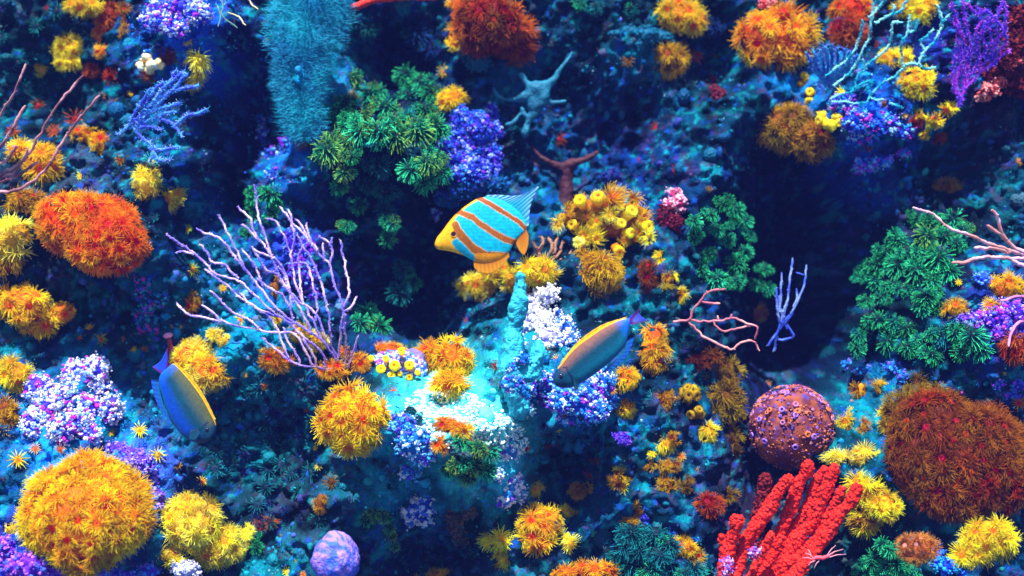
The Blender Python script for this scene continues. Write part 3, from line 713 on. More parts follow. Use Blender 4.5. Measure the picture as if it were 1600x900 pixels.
green('lime-tipped coral curl hanging lower left in the green bush', 'lime', [(512, 235, 24), (535, 225, 22), (550, 245, 20), (538, 270, 20), (530, 290, 16), (520, 215, 18)], ('green', .4), dy=-.07)
green('bright green coral head hanging lower right in the green bush', 'emerald', [(640, 265, 24), (665, 255, 26), (680, 245, 22), (660, 285, 22), (690, 270, 18)], ('lime', .3), dy=-.07)
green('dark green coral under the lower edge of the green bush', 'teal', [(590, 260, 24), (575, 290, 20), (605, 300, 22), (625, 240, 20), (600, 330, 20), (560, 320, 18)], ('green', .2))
green('green-tufted coral behind the gorgonian tips', 'emerald', [(400, 305, 18), (422, 305, 20), (440, 322, 16), (390, 320, 12), (385, 365, 14), (425, 335, 14), (398, 340, 12)], ('green', .4))
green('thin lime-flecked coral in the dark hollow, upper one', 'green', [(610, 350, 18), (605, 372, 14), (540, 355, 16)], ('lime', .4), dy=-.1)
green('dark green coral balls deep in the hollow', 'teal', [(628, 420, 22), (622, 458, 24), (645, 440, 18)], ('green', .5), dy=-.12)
green('green starburst coral at the foot of the hollow', 'emerald', [(572, 490, 22), (590, 510, 20), (560, 505, 18)], ('lime', .3))
green('emerald curl coral right of centre, its upper heads', 'emerald', dy=-.05, puffs=[(1130, 318, 18), (1110, 335, 18), (1150, 328, 16), (1165, 345, 16), (1085, 345, 14), (1140, 350, 16), (1172, 368, 15), (1086, 372, 17), (1120, 358, 14)], mixpal=('green', .4))
green('emerald curl coral right of centre, its lower heads', 'emerald', dy=-.07, puffs=[(1108, 398, 18), (1138, 376, 16), (1150, 412, 22), (1160, 395, 18), (1195, 420, 18), (1092, 420, 16), (1120, 435, 18), (1150, 440, 18), (1180, 445, 16), (1200, 450, 14)], mixpal=('green', .35))
green('tall green coral thicket at right, its detached upper head', 'green', [(1430, 342, 20), (1455, 350, 24), (1485, 345, 24), (1505, 358, 18), (1445, 370, 20), (1475, 372, 24), (1495, 380, 18)], ('lime', .3))
green('tall green coral thicket at right, its broad middle', 'green', [(1400, 378, 24), (1385, 392, 22), (1420, 395, 24), (1445, 400, 24), (1465, 405, 24), (1480, 425, 20), (1350, 420, 16), (1345, 435, 16), (1370, 415, 20), (1400, 415, 22), (1430, 425, 22), (1455, 440, 20), (1395, 445, 20), (1415, 452, 20), (1365, 440, 18)], ('emerald', .45))
green('tall green coral thicket at right, its curl of lower heads', 'green', [(1378, 465, 14), (1388, 470, 12), (1445, 465, 20), (1460, 460, 18), (1440, 480, 16), (1352, 470, 14), (1465, 480, 14)], ('emerald', .5))
green('low green coral shelf under the tall thicket', 'green', [(1370, 500, 22), (1395, 505, 22), (1415, 515, 18), (1445, 535, 22), (1415, 545, 20), (1470, 525, 24), (1495, 520, 24), (1520, 525, 24), (1530, 545, 20), (1500, 550, 20), (1455, 555, 20), (1340, 525, 16), (1338, 545, 16), (1385, 535, 20)], ('teal', .3))
green('bright green spiky coral at the bottom edge right of the red fingers', 'emerald', [(1385, 860, 22), (1360, 878, 20), (1400, 882, 26), (1380, 895, 22), (1345, 895, 18), (1425, 892, 20), (1405, 862, 16)], ('green', .3))
green('teal tufted coral at the bottom, right of centre', 'teal', [(985, 835, 22), (1005, 830, 20), (1025, 838, 22), (1045, 850, 20), (975, 855, 20), (1000, 862, 24), (1030, 870, 22), (985, 885, 22), (1015, 893, 22), (1050, 885, 18), (960, 870, 14), (1085, 890, 20), (1070, 895, 14)], ('green', .25))
green('dark green coral perched on the white-crusted ledge', 'green', [(745, 700, 18), (765, 705, 16), (715, 725, 20), (740, 728, 22), (700, 735, 14), (730, 745, 18), (760, 735, 18), (720, 690, 14)], ('lime', .35), dy=-.02)
green('thin lime coral draped over a dark cleft at the bottom', 'lime', [(585, 803, 14), (600, 808, 14), (572, 812, 12), (608, 825, 10), (612, 838, 9), (617, 855, 10)], ('green', .3))
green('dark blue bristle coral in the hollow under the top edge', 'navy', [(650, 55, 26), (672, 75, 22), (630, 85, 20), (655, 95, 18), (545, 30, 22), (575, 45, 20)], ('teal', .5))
green('blue bristle coral between the golden crown and the orange ball', 'navy', [(1115, 40, 22), (1128, 60, 18), (1108, 70, 16)], None)
green('dark teal bristle coral patch on the upper right of the white ledge rock', 'teal', [(640, 645, 14), (650, 655, 12)], None)
green('dark green coral tufts at the left of the violet egg sponge', 'green', [(398, 838, 12), (400, 855, 12)], ('lime', .3))
green('faint teal coral along the top edge right of the rust mass', 'teal', [(905, 5, 16), (930, 12, 16), (985, 15, 14)], ('green', .4))

# ---- dim teal anemones in carpets
def carpet(label, n, box, r, pal='teal', pal2='navy'):
    pts = []
    for _ in range(n * 30):
        x, y = random.uniform(box[0], box[2]), random.uniform(box[1], box[3])
        if all(math.hypot(x - a, y - b) > r * 1.25 for a, b in pts): pts.append((x, y))
        if len(pts) >= n: break
    for (x, y) in pts:
        yy = on_wall(x, y); f = random.uniform(.7, 1.3); rr = r * f * .001; p_ = pal if random.random() < .6 else pal2
        o = link('anemone', random.choice(POLYPS['star']), PAL[p_])
        o.matrix_world = Matrix.Translation(at(x, y, yy - .006)) @ orient((random.uniform(-.5, .5), -1, random.uniform(-.2, .7)), random.uniform(-2, 2)).to_4x4() @ Matrix.Diagonal((rr, rr, rr, 1))
        u, v = (x - box[0]) / (box[2] - box[0]), (y - box[1]) / (box[3] - box[1])
        vp = 'upper ' if v < .33 else 'lower ' if v > .67 else 'middle '
        hp = 'left' if u < .33 else 'right' if u > .67 else 'middle'
        pos = 'middle' if vp == 'middle ' and hp == 'middle' else vp + hp
        tag(o, '%s %s anemone, %s of %s' % ('small' if f < .9 else 'wide' if f > 1.1 else 'dim', 'teal' if p_ == 'teal' else 'dark blue', pos, label), 'anemone', 'dim anemones over ' + label)
carpet('the carpet under the left surgeonfish', 46, (335, 600, 490, 745), 15)
carpet('the dark patch below the right surgeonfish', 16, (850, 660, 980, 720), 11)
carpet('the shade below the golden coral ball', 12, (400, 745, 500, 830), 13)
carpet('the slope under the teal branching sponge', 20, (860, 220, 1060, 300), 10, 'navy', 'teal')
carpet('the dark top left corner', 14, (0, 0, 100, 190), 14)
carpet('the rock left of the cyan pillar', 10, (690, 470, 770, 530), 12)
carpet('the dark foot of the reef', 14, (620, 830, 760, 895), 13)

for a in [(73, 13, 6, 'rust'), (208, 145, 8, 'yellow'), (160, 150, 6, 'ochre'), (178, 155, 8, 'olive'), (118, 187, 18, 'rust'), (85, 205, 13, 'rust'), (127, 275, 9, 'yellow'), (293, 66, 8, 'pale'),
          (236, 252, 15, 'aqua'), (301, 421, 12, 'yellowgreen'), (349, 450, 8, 'yellow'), (376, 500, 12, 'yellow'), (141, 513, 9, 'yellow'), (157, 530, 11, 'yellowgreen'), (208, 545, 6, 'yellow'),
          (225, 547, 8, 'gold'), (123, 526, 6, 'orange'), (191, 530, 5, 'amber'), (210, 490, 5, 'yellowgreen'), (235, 530, 7, 'aqua'), (266, 512, 6, 'yellow'), (281, 510, 4, 'yellow'),
          (28, 718, 16, 'yellow'), (55, 701, 10, 'cream'), (94, 702, 9, 'cream'), (218, 672, 13, 'yellow'), (174, 676, 8, 'yellowgreen'), (246, 711, 14, 'pale'), (279, 728, 7, 'ochre'), (315, 752, 10, 'gold'),
          (278, 741, 5, 'cream'), (382, 585, 6, 'yellow'), (414, 603, 7, 'amber'), (491, 700, 7, 'yellow'), (497, 730, 6, 'pale'), (426, 817, 10, 'amber'), (518, 753, 13, 'olive'), (464, 876, 5, 'yellow'),
          (449, 893, 11, 'pale'), (474, 897, 6, 'amber'), (615, 611, 6, 'orange'), (634, 690, 9, 'tan'), (873, 671, 6, 'yellow'), (855, 694, 9, 'rust'), (930, 716, 10, 'brown'), (923, 742, 12, 'brown'),
          (877, 613, 8, 'cream'), (958, 611, 7, 'cream'), (1065, 713, 8, 'amber'), (1093, 734, 6, 'ochre'), (903, 801, 4, 'amber'), (883, 649, 5, 'rust'), (823, 700, 7, 'orange'), (1035, 750, 6, 'brown'),
          (873, 218, 13, 'brown'), (840, 255, 6, 'brown'), (1025, 200, 11, 'brown'), (981, 95, 11, 'olive'), (1088, 88, 13, 'rust'), (1117, 83, 9, 'olive'), (1057, 263, 9, 'rust'), (1108, 295, 6, 'olive'),
          (447, 15, 6, 'yellowgreen'), (419, 65, 6, 'yellowgreen'), (491, 84, 5, 'yellow'), (488, 108, 4, 'pale'), (487, 152, 4, 'olive'), (446, 163, 7, 'pale'), (529, 35, 5, 'aqua'), (694, 112, 12, 'yellow'),
          (530, 288, 11, 'brown'), (1316, 145, 12, 'pale'), (1382, 162, 8, 'ochre'), (1357, 230, 9, 'brown'), (1486, 118, 5, 'cream'), (1592, 252, 7, 'amber'), (1413, 181, 6, 'yellow'), (1373, 72, 9, 'rust'),
          (824, 456, 8, 'gold'), (842, 545, 7, 'yellow'), (1498, 441, 6, 'yellow'), (1570, 582, 5, 'yellow'), (1552, 512, 6, 'gold'), (1447, 621, 7, 'olive'), (1568, 652, 9, 'amber'), (1592, 630, 12, 'amber'),
          (1491, 885, 9, 'gold'), (1454, 805, 5, 'cream'), (1590, 720, 10, 'yellow'), (435, 500, 12, 'yellow'), (480, 640, 6, 'amber'), (300, 680, 6, 'yellow'), (650, 905, 9, 'ochre'), (775, 571, 10, 'brown'),
          (630, 480, 6, 'olive'), (730, 500, 6, 'rust'), (1000, 250, 6, 'rust'), (908, 180, 7, 'navy'), (1360, 320, 10, 'navy'), (1240, 300, 8, 'navy'), (560, 735, 9, 'teal'), (585, 720, 10, 'teal'), (610, 760, 11, 'teal'),
          (375, 655, 7, 'aqua'), (870, 560, 8, 'cream'), (1520, 590, 9, 'teal'), (1545, 620, 9, 'teal'), (1330, 640, 6, 'yellow'), (1200, 600, 6, 'cream'), (205, 330, 7, 'yellow'), (188, 250, 9, 'ochre'), (90, 420, 6, 'navy'),
          (240, 340, 9, 'teal'), (262, 350, 8, 'teal'), (292, 358, 9, 'yellowgreen'), (20, 205, 12, 'rust'), (60, 165, 12, 'brown')]:
    anemone(*a)

# ------------------------------------------------------------------ knobby, crusty and soft corals
def knobby(label, name, lobes, core, knobs, kr, n_per=26, cat='coral', dy=0., lift=.5, mat=None, sub=1, group=None, long=1.0):
    """soft coral: each lobe one part, a core set with small florets"""
    y0 = on_wall(lobes[0][0], lobes[0][1]); org = at(lobes[0][0], lobes[0][1], y0)
    root = empty(name, org, label, cat, group)
    K = np.array([lin(*k) for k in knobs])
    for lb in lobes:
        x, z, r = lb[:3]; rz = lb[3] if len(lb) > 3 else r; OCC.append((x, z, r, rz))
        y = min(on_wall(x, z), y0 + .06) + dy - r * .001 * lift
        c = np.array(at(x, z, y)); e = np.array([r, min(r, rz), rz]) * .00085
        mb = MB(); core_blob(mb, c, e, lin(*core), 3, .2)
        n = int(n_per * 1.25 * r * rz / 100)
        d = randdir(n); d = d[d[:, 1] < .3]
        P = c + d * e * (1.02 + .15 * rng.random((len(d), 1)))
        R = kr * .001 * (.6 + .8 * rng.random(len(d)))
        Cc = K[rng.integers(0, len(K), len(d))]
        R = R * (.85 if sub == 1 else 1)
        lumps(mb, P, R, Cc, sub, rough=.5 if sub == 1 else .15)
        if sub == 1:
            for q in range(3):
                P2 = P + d * R[:, None] * (.5 + .5 * rng.random((len(d), 1))) + rng.normal(size=P.shape) * kr * .00075
                lumps(mb, P2, R * (.35 + .3 * rng.random(len(d))), Cc * (.8 + .4 * rng.random((len(d), 1))), 0, rough=.5)
        link('lobe', mb.mesh('lobe', tuple(org)), mat or M_SOFT, root)
    return root
WB = [(240, 240, 255), (225, 225, 255), (180, 215, 255), (245, 235, 255)]
knobby('white branching soft coral with magenta gaps at the left', 'soft_coral', [(150, 580, 20, 24), (118, 588, 20, 24), (62, 608, 22), (78, 640, 26), (108, 622, 24), (138, 640, 24), (175, 640, 17, 22), (58, 662, 22), (95, 672, 20), (140, 680, 16), (122, 658, 20), (45, 600, 13), (160, 605, 13)],
       (70, 60, 220), WB + [(120, 170, 250), (225, 60, 220)], 3.4, 26)
knobby('glaring white coral blob between the yellow tufts and the right surgeonfish', 'soft_coral', [(858, 460, 14, 12), (840, 475, 18, 20), (828, 495, 18, 20), (850, 505, 18, 20), (858, 528, 20, 16), (815, 515, 14, 18), (808, 535, 10)],
       (150, 150, 240), [(255, 255, 255), (245, 245, 255), (235, 240, 255)], 4.2, 20, lift=.9)
knobby('blue-white frothy coral right of the glaring white blob', 'soft_coral', [(882, 508, 14), (892, 528, 14), (880, 535, 12), (875, 490, 8)], (40, 110, 230), WB + [(60, 150, 250)], 2.6, 34)
knobby('violet-blue knobby coral left of the teal branching sponge', 'soft_coral', [(722, 185, 16, 20), (768, 175, 10, 18), (745, 200, 26), (715, 215, 22), (770, 205, 16), (735, 240, 32), (765, 240, 22), (705, 250, 18), (740, 270, 26), (770, 262, 14), (700, 228, 16), (712, 272, 12)],
       (30, 40, 170), [(50, 90, 240), (90, 130, 255), (120, 60, 240), (60, 60, 220), (40, 140, 240), (170, 190, 255)], 2.8, 34)
knobby('small violet knob coral left of the butterflyfish back', 'soft_coral', [(682, 330, 9, 15), (712, 300, 8), (690, 302, 9)], (40, 40, 170), [(70, 100, 250), (150, 90, 250), (130, 190, 255)], 2.5, 36)
knobby('blue-teal soft coral mass behind the butterflyfish back', 'soft_coral', [(730, 295, 30, 18), (700, 310, 22, 16), (775, 290, 24, 16)], (0, 60, 120), [(0, 90, 150), (20, 110, 180), (30, 70, 190)], 2.5, 26)
knobby('white and blue coral froth under the top edge at the left', 'soft_coral', [(285, 10, 34, 14), (262, 35, 34, 20), (275, 45, 20, 12), (240, 30, 20, 18), (310, 22, 22, 16), (250, 12, 20, 12)], (60, 60, 230), [(240, 240, 255), (120, 160, 255), (60, 110, 250), (190, 60, 240), (200, 225, 255)], 3, 28)
knobby('cream bubble coral cluster left of the pale tasselled coral', 'bubble_coral', [(236, 98, 14, 11), (225, 100, 8), (248, 98, 8)], (225, 160, 90), [(255, 245, 200), (255, 235, 170), (230, 250, 235)], 5.5, 14, sub=2)
knobby('pink-white coral knob on the dark wall right of the tube coral', 'soft_coral', [(1055, 305, 14, 12), (1062, 318, 12, 12), (1045, 318, 8)], (180, 50, 110), [(250, 170, 200), (240, 120, 170), (255, 215, 230)], 2.6, 34)
knobby('dark maroon coral under the pink knob', 'soft_coral', [(1042, 340, 16, 22), (1055, 350, 12, 16)], (70, 10, 35), [(95, 15, 45), (120, 30, 50)], 2.4, 26)
knobby('blue and white coral crust below the right surgeonfish', 'soft_coral', [(905, 618, 34, 26), (935, 600, 22, 22), (880, 625, 22, 20), (925, 640, 26, 18), (860, 600, 18), (950, 625, 12), (890, 655, 20, 8)],
       (20, 90, 210), [(60, 160, 250), (130, 200, 255), (230, 240, 255), (90, 80, 240), (30, 130, 230), (170, 60, 230)], 3.2, 22, lift=.2)
knobby('white crust glint under the belly of the right surgeonfish', 'soft_coral', [(935, 590, 12, 9), (922, 598, 8)], (120, 140, 240), WB, 3.2, 30, lift=1.4)
knobby('blue-white crust on the left face of the ledge rock', 'soft_coral', [(645, 690, 26, 22), (630, 665, 20, 20), (660, 712, 20, 14), (640, 735, 14, 14), (672, 690, 12, 20)], (20, 110, 200), [(100, 190, 250), (220, 235, 255), (50, 150, 230), (110, 90, 240)], 3, 22, lift=.2)
knobby('white-blue crust patch at lower centre under the ledge rock', 'soft_coral', [(648, 795, 24, 18), (668, 790, 14, 14), (640, 808, 16, 12), (665, 812, 12, 10)], (20, 70, 190), WB + [(60, 130, 250), (40, 100, 230)], 3.2, 26, lift=.2)
knobby('white-blue crust on the right face of the ledge rock', 'soft_coral', [(793, 705, 18, 16), (800, 755, 16, 16), (790, 775, 14, 16), (812, 770, 12), (778, 740, 10)], (40, 130, 210), WB + [(100, 190, 240), (120, 70, 230)], 3.2, 22, lift=.3)
knobby('white knob coral at the foot of the cyan pillar', 'soft_coral', [(818, 638, 15, 15)], (70, 190, 220), [(240, 250, 255), (130, 220, 240), (190, 200, 255)], 3.4, 18, lift=.6)
knobby('violet crust behind the great golden mound', 'soft_coral', [(215, 725, 26, 18), (235, 755, 20, 26), (200, 710, 22, 12), (245, 780, 12, 20), (185, 700, 20, 10)], (90, 50, 190), [(150, 110, 250), (110, 90, 240), (90, 150, 250), (190, 170, 255)], 2.6, 22, lift=.1)
knobby('violet and pink sponge in the bottom left corner', 'sponge', [(25, 865, 28, 22), (40, 885, 30, 18), (12, 850, 14, 14), (75, 893, 28, 10)], (110, 40, 210), [(150, 80, 250), (90, 110, 250), (210, 120, 250)], 3, 16, 'sponge', lift=.2)
knobby('blue-violet crust under the great golden mound', 'soft_coral', [(130, 897, 34, 8), (180, 898, 30, 8), (232, 893, 16, 10)], (60, 60, 210), [(110, 100, 250), (70, 140, 250)], 2.8, 24)
knobby('white rounded crust under the lemon clump', 'soft_coral', [(290, 890, 24, 13)], (170, 180, 245), WB, 3.5, 18, lift=.7)
knobby('purple crust on the rock at the right edge', 'soft_coral', [(1530, 505, 24, 16), (1555, 500, 22, 20), (1580, 490, 20, 22), (1510, 500, 16, 10), (1570, 520, 22, 14), (1592, 510, 14, 18)], (70, 30, 190), [(130, 70, 240), (170, 110, 255), (90, 110, 250), (190, 170, 255), (200, 60, 220)], 3.2, 22, lift=.25)
knobby('blue soft coral tuft above the right-edge golden coral', 'soft_coral', [(1534, 437, 12, 12)], (30, 70, 210), [(60, 120, 250), (100, 160, 255)], 2.6, 30)
knobby('dark red knobby sponge at the right edge under the purple fan', 'sponge', [(1590, 30, 18, 24), (1585, 70, 20, 26), (1560, 110, 26, 20), (1590, 130, 22, 26), (1575, 90, 16)], (75, 10, 18), [(110, 20, 30), (140, 40, 45), (85, 10, 20)], 3.2, 18, 'sponge', lift=.4)
knobby('salmon pink knobs on the dark red sponge at right', 'sponge', [(1545, 142, 16, 12), (1530, 150, 12, 8), (1582, 98, 14, 8), (1590, 85, 10), (1560, 128, 10)], (150, 45, 50), [(230, 120, 120), (200, 80, 80), (245, 170, 170)], 3, 26, 'sponge', lift=1.)
knobby('blue crust with a white glint left of the dark shade at upper right', 'soft_coral', [(1355, 255, 22, 12), (1378, 250, 16, 10), (1345, 262, 10), (1405, 238, 18, 7)], (20, 60, 210), [(60, 130, 250), (130, 200, 255), (170, 70, 240)], 3, 28, lift=.3)
knobby('blue-violet crust below the cyan branches', 'soft_coral', [(1375, 195, 34, 18), (1340, 190, 26, 20), (1320, 165, 26, 20), (1410, 205, 20, 14), (1350, 215, 26, 10)], (20, 60, 200), [(50, 120, 250), (40, 170, 240), (110, 70, 240), (150, 210, 255), (200, 60, 200)], 2.6, 22, lift=.15)
knobby('blue crust strip above the ochre sprig at right', 'soft_coral', [(1350, 578, 20, 8), (1395, 575, 16, 9), (1410, 590, 10, 12), (1325, 570, 10, 8)], (10, 80, 170), [(30, 130, 220), (60, 160, 240), (110, 100, 240)], 2.6, 24)
knobby('blue-violet crust at the right edge above the huge brown mound', 'soft_coral', [(1575, 618, 20, 7), (1590, 600, 12, 12), (1560, 600, 10, 8)], (40, 50, 200), [(90, 90, 250), (60, 150, 240), (150, 80, 240)], 2.6, 28)
knobby('blue crust between the lower right yellow mound and the tan cushion', 'soft_coral', [(1475, 885, 18, 14), (1470, 860, 8, 16), (1500, 897, 16, 8)], (20, 60, 210), [(50, 120, 250), (40, 170, 240)], 2.8, 24)
knobby('blue speckled crust right of the hairy cyan column foot', 'soft_coral', [(410, 215, 14, 22), (425, 245, 20, 18), (450, 225, 16, 14), (430, 275, 16, 14), (405, 190, 10, 10)], (10, 60, 160), [(60, 120, 240), (40, 150, 220), (140, 60, 230), (170, 210, 255)], 2.6, 22, lift=.1)
knobby('cyan speckle crust strip on the wall left of the gorgonian', 'soft_coral', [(222, 440, 12, 18), (232, 470, 12, 20), (222, 500, 12, 18), (250, 460, 10, 20), (240, 505, 12, 14), (214, 455, 8, 12)], (5, 60, 110), [(30, 130, 190), (40, 170, 190), (60, 90, 220), (190, 60, 190)], 2.6, 20, lift=.05)
knobby('dull teal sponge boulder beside the rust-red mass', 'sponge', [(740, 82, 24, 26), (748, 98, 22, 16), (738, 65, 14, 14)], (10, 85, 115), [(15, 95, 125), (20, 105, 130)], 2.2, 12, 'sponge', lift=.6)
knobby('hazy teal sponge cloud left of the golden crown', 'sponge', [(985, 48, 22, 10), (1010, 55, 22, 16), (1000, 70, 10, 12), (1035, 58, 18, 12), (962, 52, 14, 6)], (5, 90, 125), [(10, 105, 140), (15, 120, 155)], 2.2, 14, 'sponge', lift=.4)
knobby('faint round blue sponge on the dark wall above the tube coral', 'sponge', [(955, 278, 18, 16)], (10, 40, 110), [(30, 50, 140), (20, 70, 140), (70, 40, 150)], 2, 22, 'sponge', lift=.5)
knobby('purple feathery coral seen behind the gorgonian fan', 'soft_coral', [(475, 395, 16, 26), (480, 430, 16, 28), (455, 380, 12, 22), (490, 460, 10, 16), (462, 420, 10, 26)], (50, 20, 170), [(90, 50, 230), (60, 110, 240), (150, 50, 230), (120, 170, 255)], 2.3, 34, lift=.3)
knobby('dull maroon sponge blob on the wall below the golden crown', 'sponge', [(1115, 130, 9, 12), (1124, 150, 12, 14), (1118, 142, 10, 12)], (85, 15, 40), [(120, 30, 50), (105, 35, 45)], 2.4, 26, 'sponge')
knobby('white lump on the left of the cyan column foot', 'soft_coral', [(455, 220, 7, 5), (447, 163, 6, 4)], (150, 200, 225), WB, 2.4, 40, lift=1.)
knobby('violet slug-shaped sponge on the slope below the surgeonfish', 'sponge', [(970, 683, 15, 8), (980, 690, 9, 6)], (60, 30, 190), [(90, 80, 240), (150, 90, 240), (110, 60, 230)], 2.2, 26, 'sponge', lift=1.)
knobby('violet knob topping the teal tufts at the bottom', 'sponge', [(1008, 811, 9, 8)], (60, 60, 220), [(90, 90, 250)], 2.2, 26, 'sponge', lift=1.)
knobby('pinkish coral lump on top of the orange-gold ball', 'soft_coral', [(1198, 4, 14, 10)], (220, 80, 80), [(250, 150, 150), (250, 190, 190)], 2.8, 26, lift=2.)
knobby('small blue-purple crust by the lower right surgeonfish head', 'soft_coral', [(840, 610, 16, 18), (852, 628, 10, 10)], (30, 50, 170), [(60, 110, 230), (200, 220, 255), (120, 40, 200), (40, 160, 220)], 2.5, 34, lift=.1)
knobby('dull tan lacy coral on the rock under the ledge', 'soft_coral', [(715, 815, 18, 22), (730, 800, 12, 12), (720, 840, 14, 14)], (60, 60, 60), [(130, 90, 60), (110, 80, 70), (60, 100, 100)], 2.4, 18, lift=.2)

# button polyp patch beside the amber coral
y0 = on_wall(620, 575) - .01; org = at(620, 575, y0)
root = empty('button_polyp_patch', org, 'patch of orange button polyps on lilac crust above the golden ball', 'coral')
mb = MB()
for (x, z, rx, rz) in ((615, 575, 44, 28), (590, 585, 28, 22), (645, 570, 28, 26)):
    core_blob(mb, tuple(at(x, z, y0 + .022)), (rx * .00092, .022, rz * .00092), lin(120, 110, 210), 3)
ang = rng.random(700) * 6.28; rad = np.sqrt(rng.random(700))
P = np.array([tuple(at(617 + 50 * r * math.cos(a), 576 + 27 * r * math.sin(a), y0 - .014 + .02 * r * r)) for a, r in zip(ang, rad)])
K = np.array([lin(*c) for c in ((200, 190, 255), (240, 230, 255), (90, 110, 240), (170, 90, 220), (60, 160, 230))])
lumps(mb, P, .0028 * (.5 + rng.random(700) * .8), K[rng.integers(0, 5, 700)], 1, rough=.5)
link('colony_base', mb.mesh('colony_base', tuple(org)), M_SOFT, root)
for (x, z, r) in ((616, 572, 9), (596, 577, 8), (640, 572, 8), (627, 549, 7), (612, 588, 7), (580, 560, 7), (625, 585, 6), (588, 592, 6), (640, 590, 7), (603, 560, 6), (572, 580, 7), (652, 582, 6), (630, 600, 6)):
    put_polyp(root, org, at(x, z, y0 - .022), (0, -1, .3), r * .0013, 'tube', 'gold', 3)

# ------------------------------------------------------------------ branching things
def Z(ox, oy, s, pts): return [(ox + a / s, oy + b / s) for a, b in pts]
def branches(label, name, cat, lines, col, col2, r0, r1, off, root_col=None, fuzz=0, fuzzlen=3.5, knob=0, mat=None, mb_bump=.5, wob=.018, root_pt=None, sides=6, fcol=None, knob_out=.95, knob_r=1.):
    pts0 = lines[0][0]; yb = float(np.median([on_wall(*l[len(l) // 2]) for l in lines]))
    y0 = yb - off; org = at(pts0[0], pts0[1], y0); root = empty(name, org, label, cat)
    c1, c2 = np.array(lin(*col)), np.array(lin(*col2)); cr = np.array(lin(*root_col)) if root_col else None
    rp = root_pt or pts0
    far = max(math.hypot(x - rp[0], y - rp[1]) for l in lines for x, y in l)
    for l in lines:
        S = spline(l, 4.0)
        dy = vnoise(S[:, 0] / 90, S[:, 1] / 90, 1.0, 12) - .5
        dist = np.hypot(S[:, 0] - rp[0], S[:, 1] - rp[1]) / far
        ys = y0 + dy * wob * 2 - dist * .03 * (1 if off > .02 else 0)
        P = np.array([tuple(at(x, z, y)) for (x, z), y in zip(S, ys)])
        if wob > .01: P[:, 0] += (vnoise(S[:, 0] / 11, S[:, 1] / 11, 1, 10) - .5) * .003; P[:, 2] += (vnoise(S[:, 0] / 11, S[:, 1] / 11, 1, 11) - .5) * .003
        P = P + rng.normal(size=P.shape) * .0004
        R = (r0 + (r1 - r0) * dist) * .001; R = R * (1 + .0 * R); R[-1] *= .7
        n = len(P); t = vnoise(S[:, 0] / 14, S[:, 1] / 14, 1.0, 15)[:, None]
        t = np.clip((t - .35) * 3, 0, 1)
        Cc = c1 * t + c2 * (1 - t)
        if cr is not None:
            w = np.clip(1.25 - dist * 3.6, 0, 1)[:, None] * (.6 + .4 * t); Cc = Cc * (1 - w) + cr * w
        mb = MB(); tube(mb, P, R, Cc, sides, True, mb_bump)
        if knob:
            m = int(n * knob); i = rng.integers(0, n, m); d = randdir(m)
            lumps(mb, P[i] + d * R[i][:, None] * knob_out, R[i] * (.35 + .35 * rng.random(m)) * knob_r, Cc[i] * (.6 + .7 * rng.random((m, 1))), 0, rough=.5)
        if fuzz:
            m = int(n * fuzz); i = rng.integers(0, n, m); d = randdir(m)
            f = Cc[i] if fcol is None else np.array([lin(*c) for c in fcol])[rng.integers(0, len(fcol), m)]
            hairs(mb, P[i] + d * R[i][:, None] * .6, d, fuzzlen * .001 * (.6 + .8 * rng.random(m)), .0005, f)
        link('branch', mb.mesh('branch', tuple(org)), mat or M_SOFT, root)
    return root
ZA = lambda p: Z(260, 280, 4.5, p)
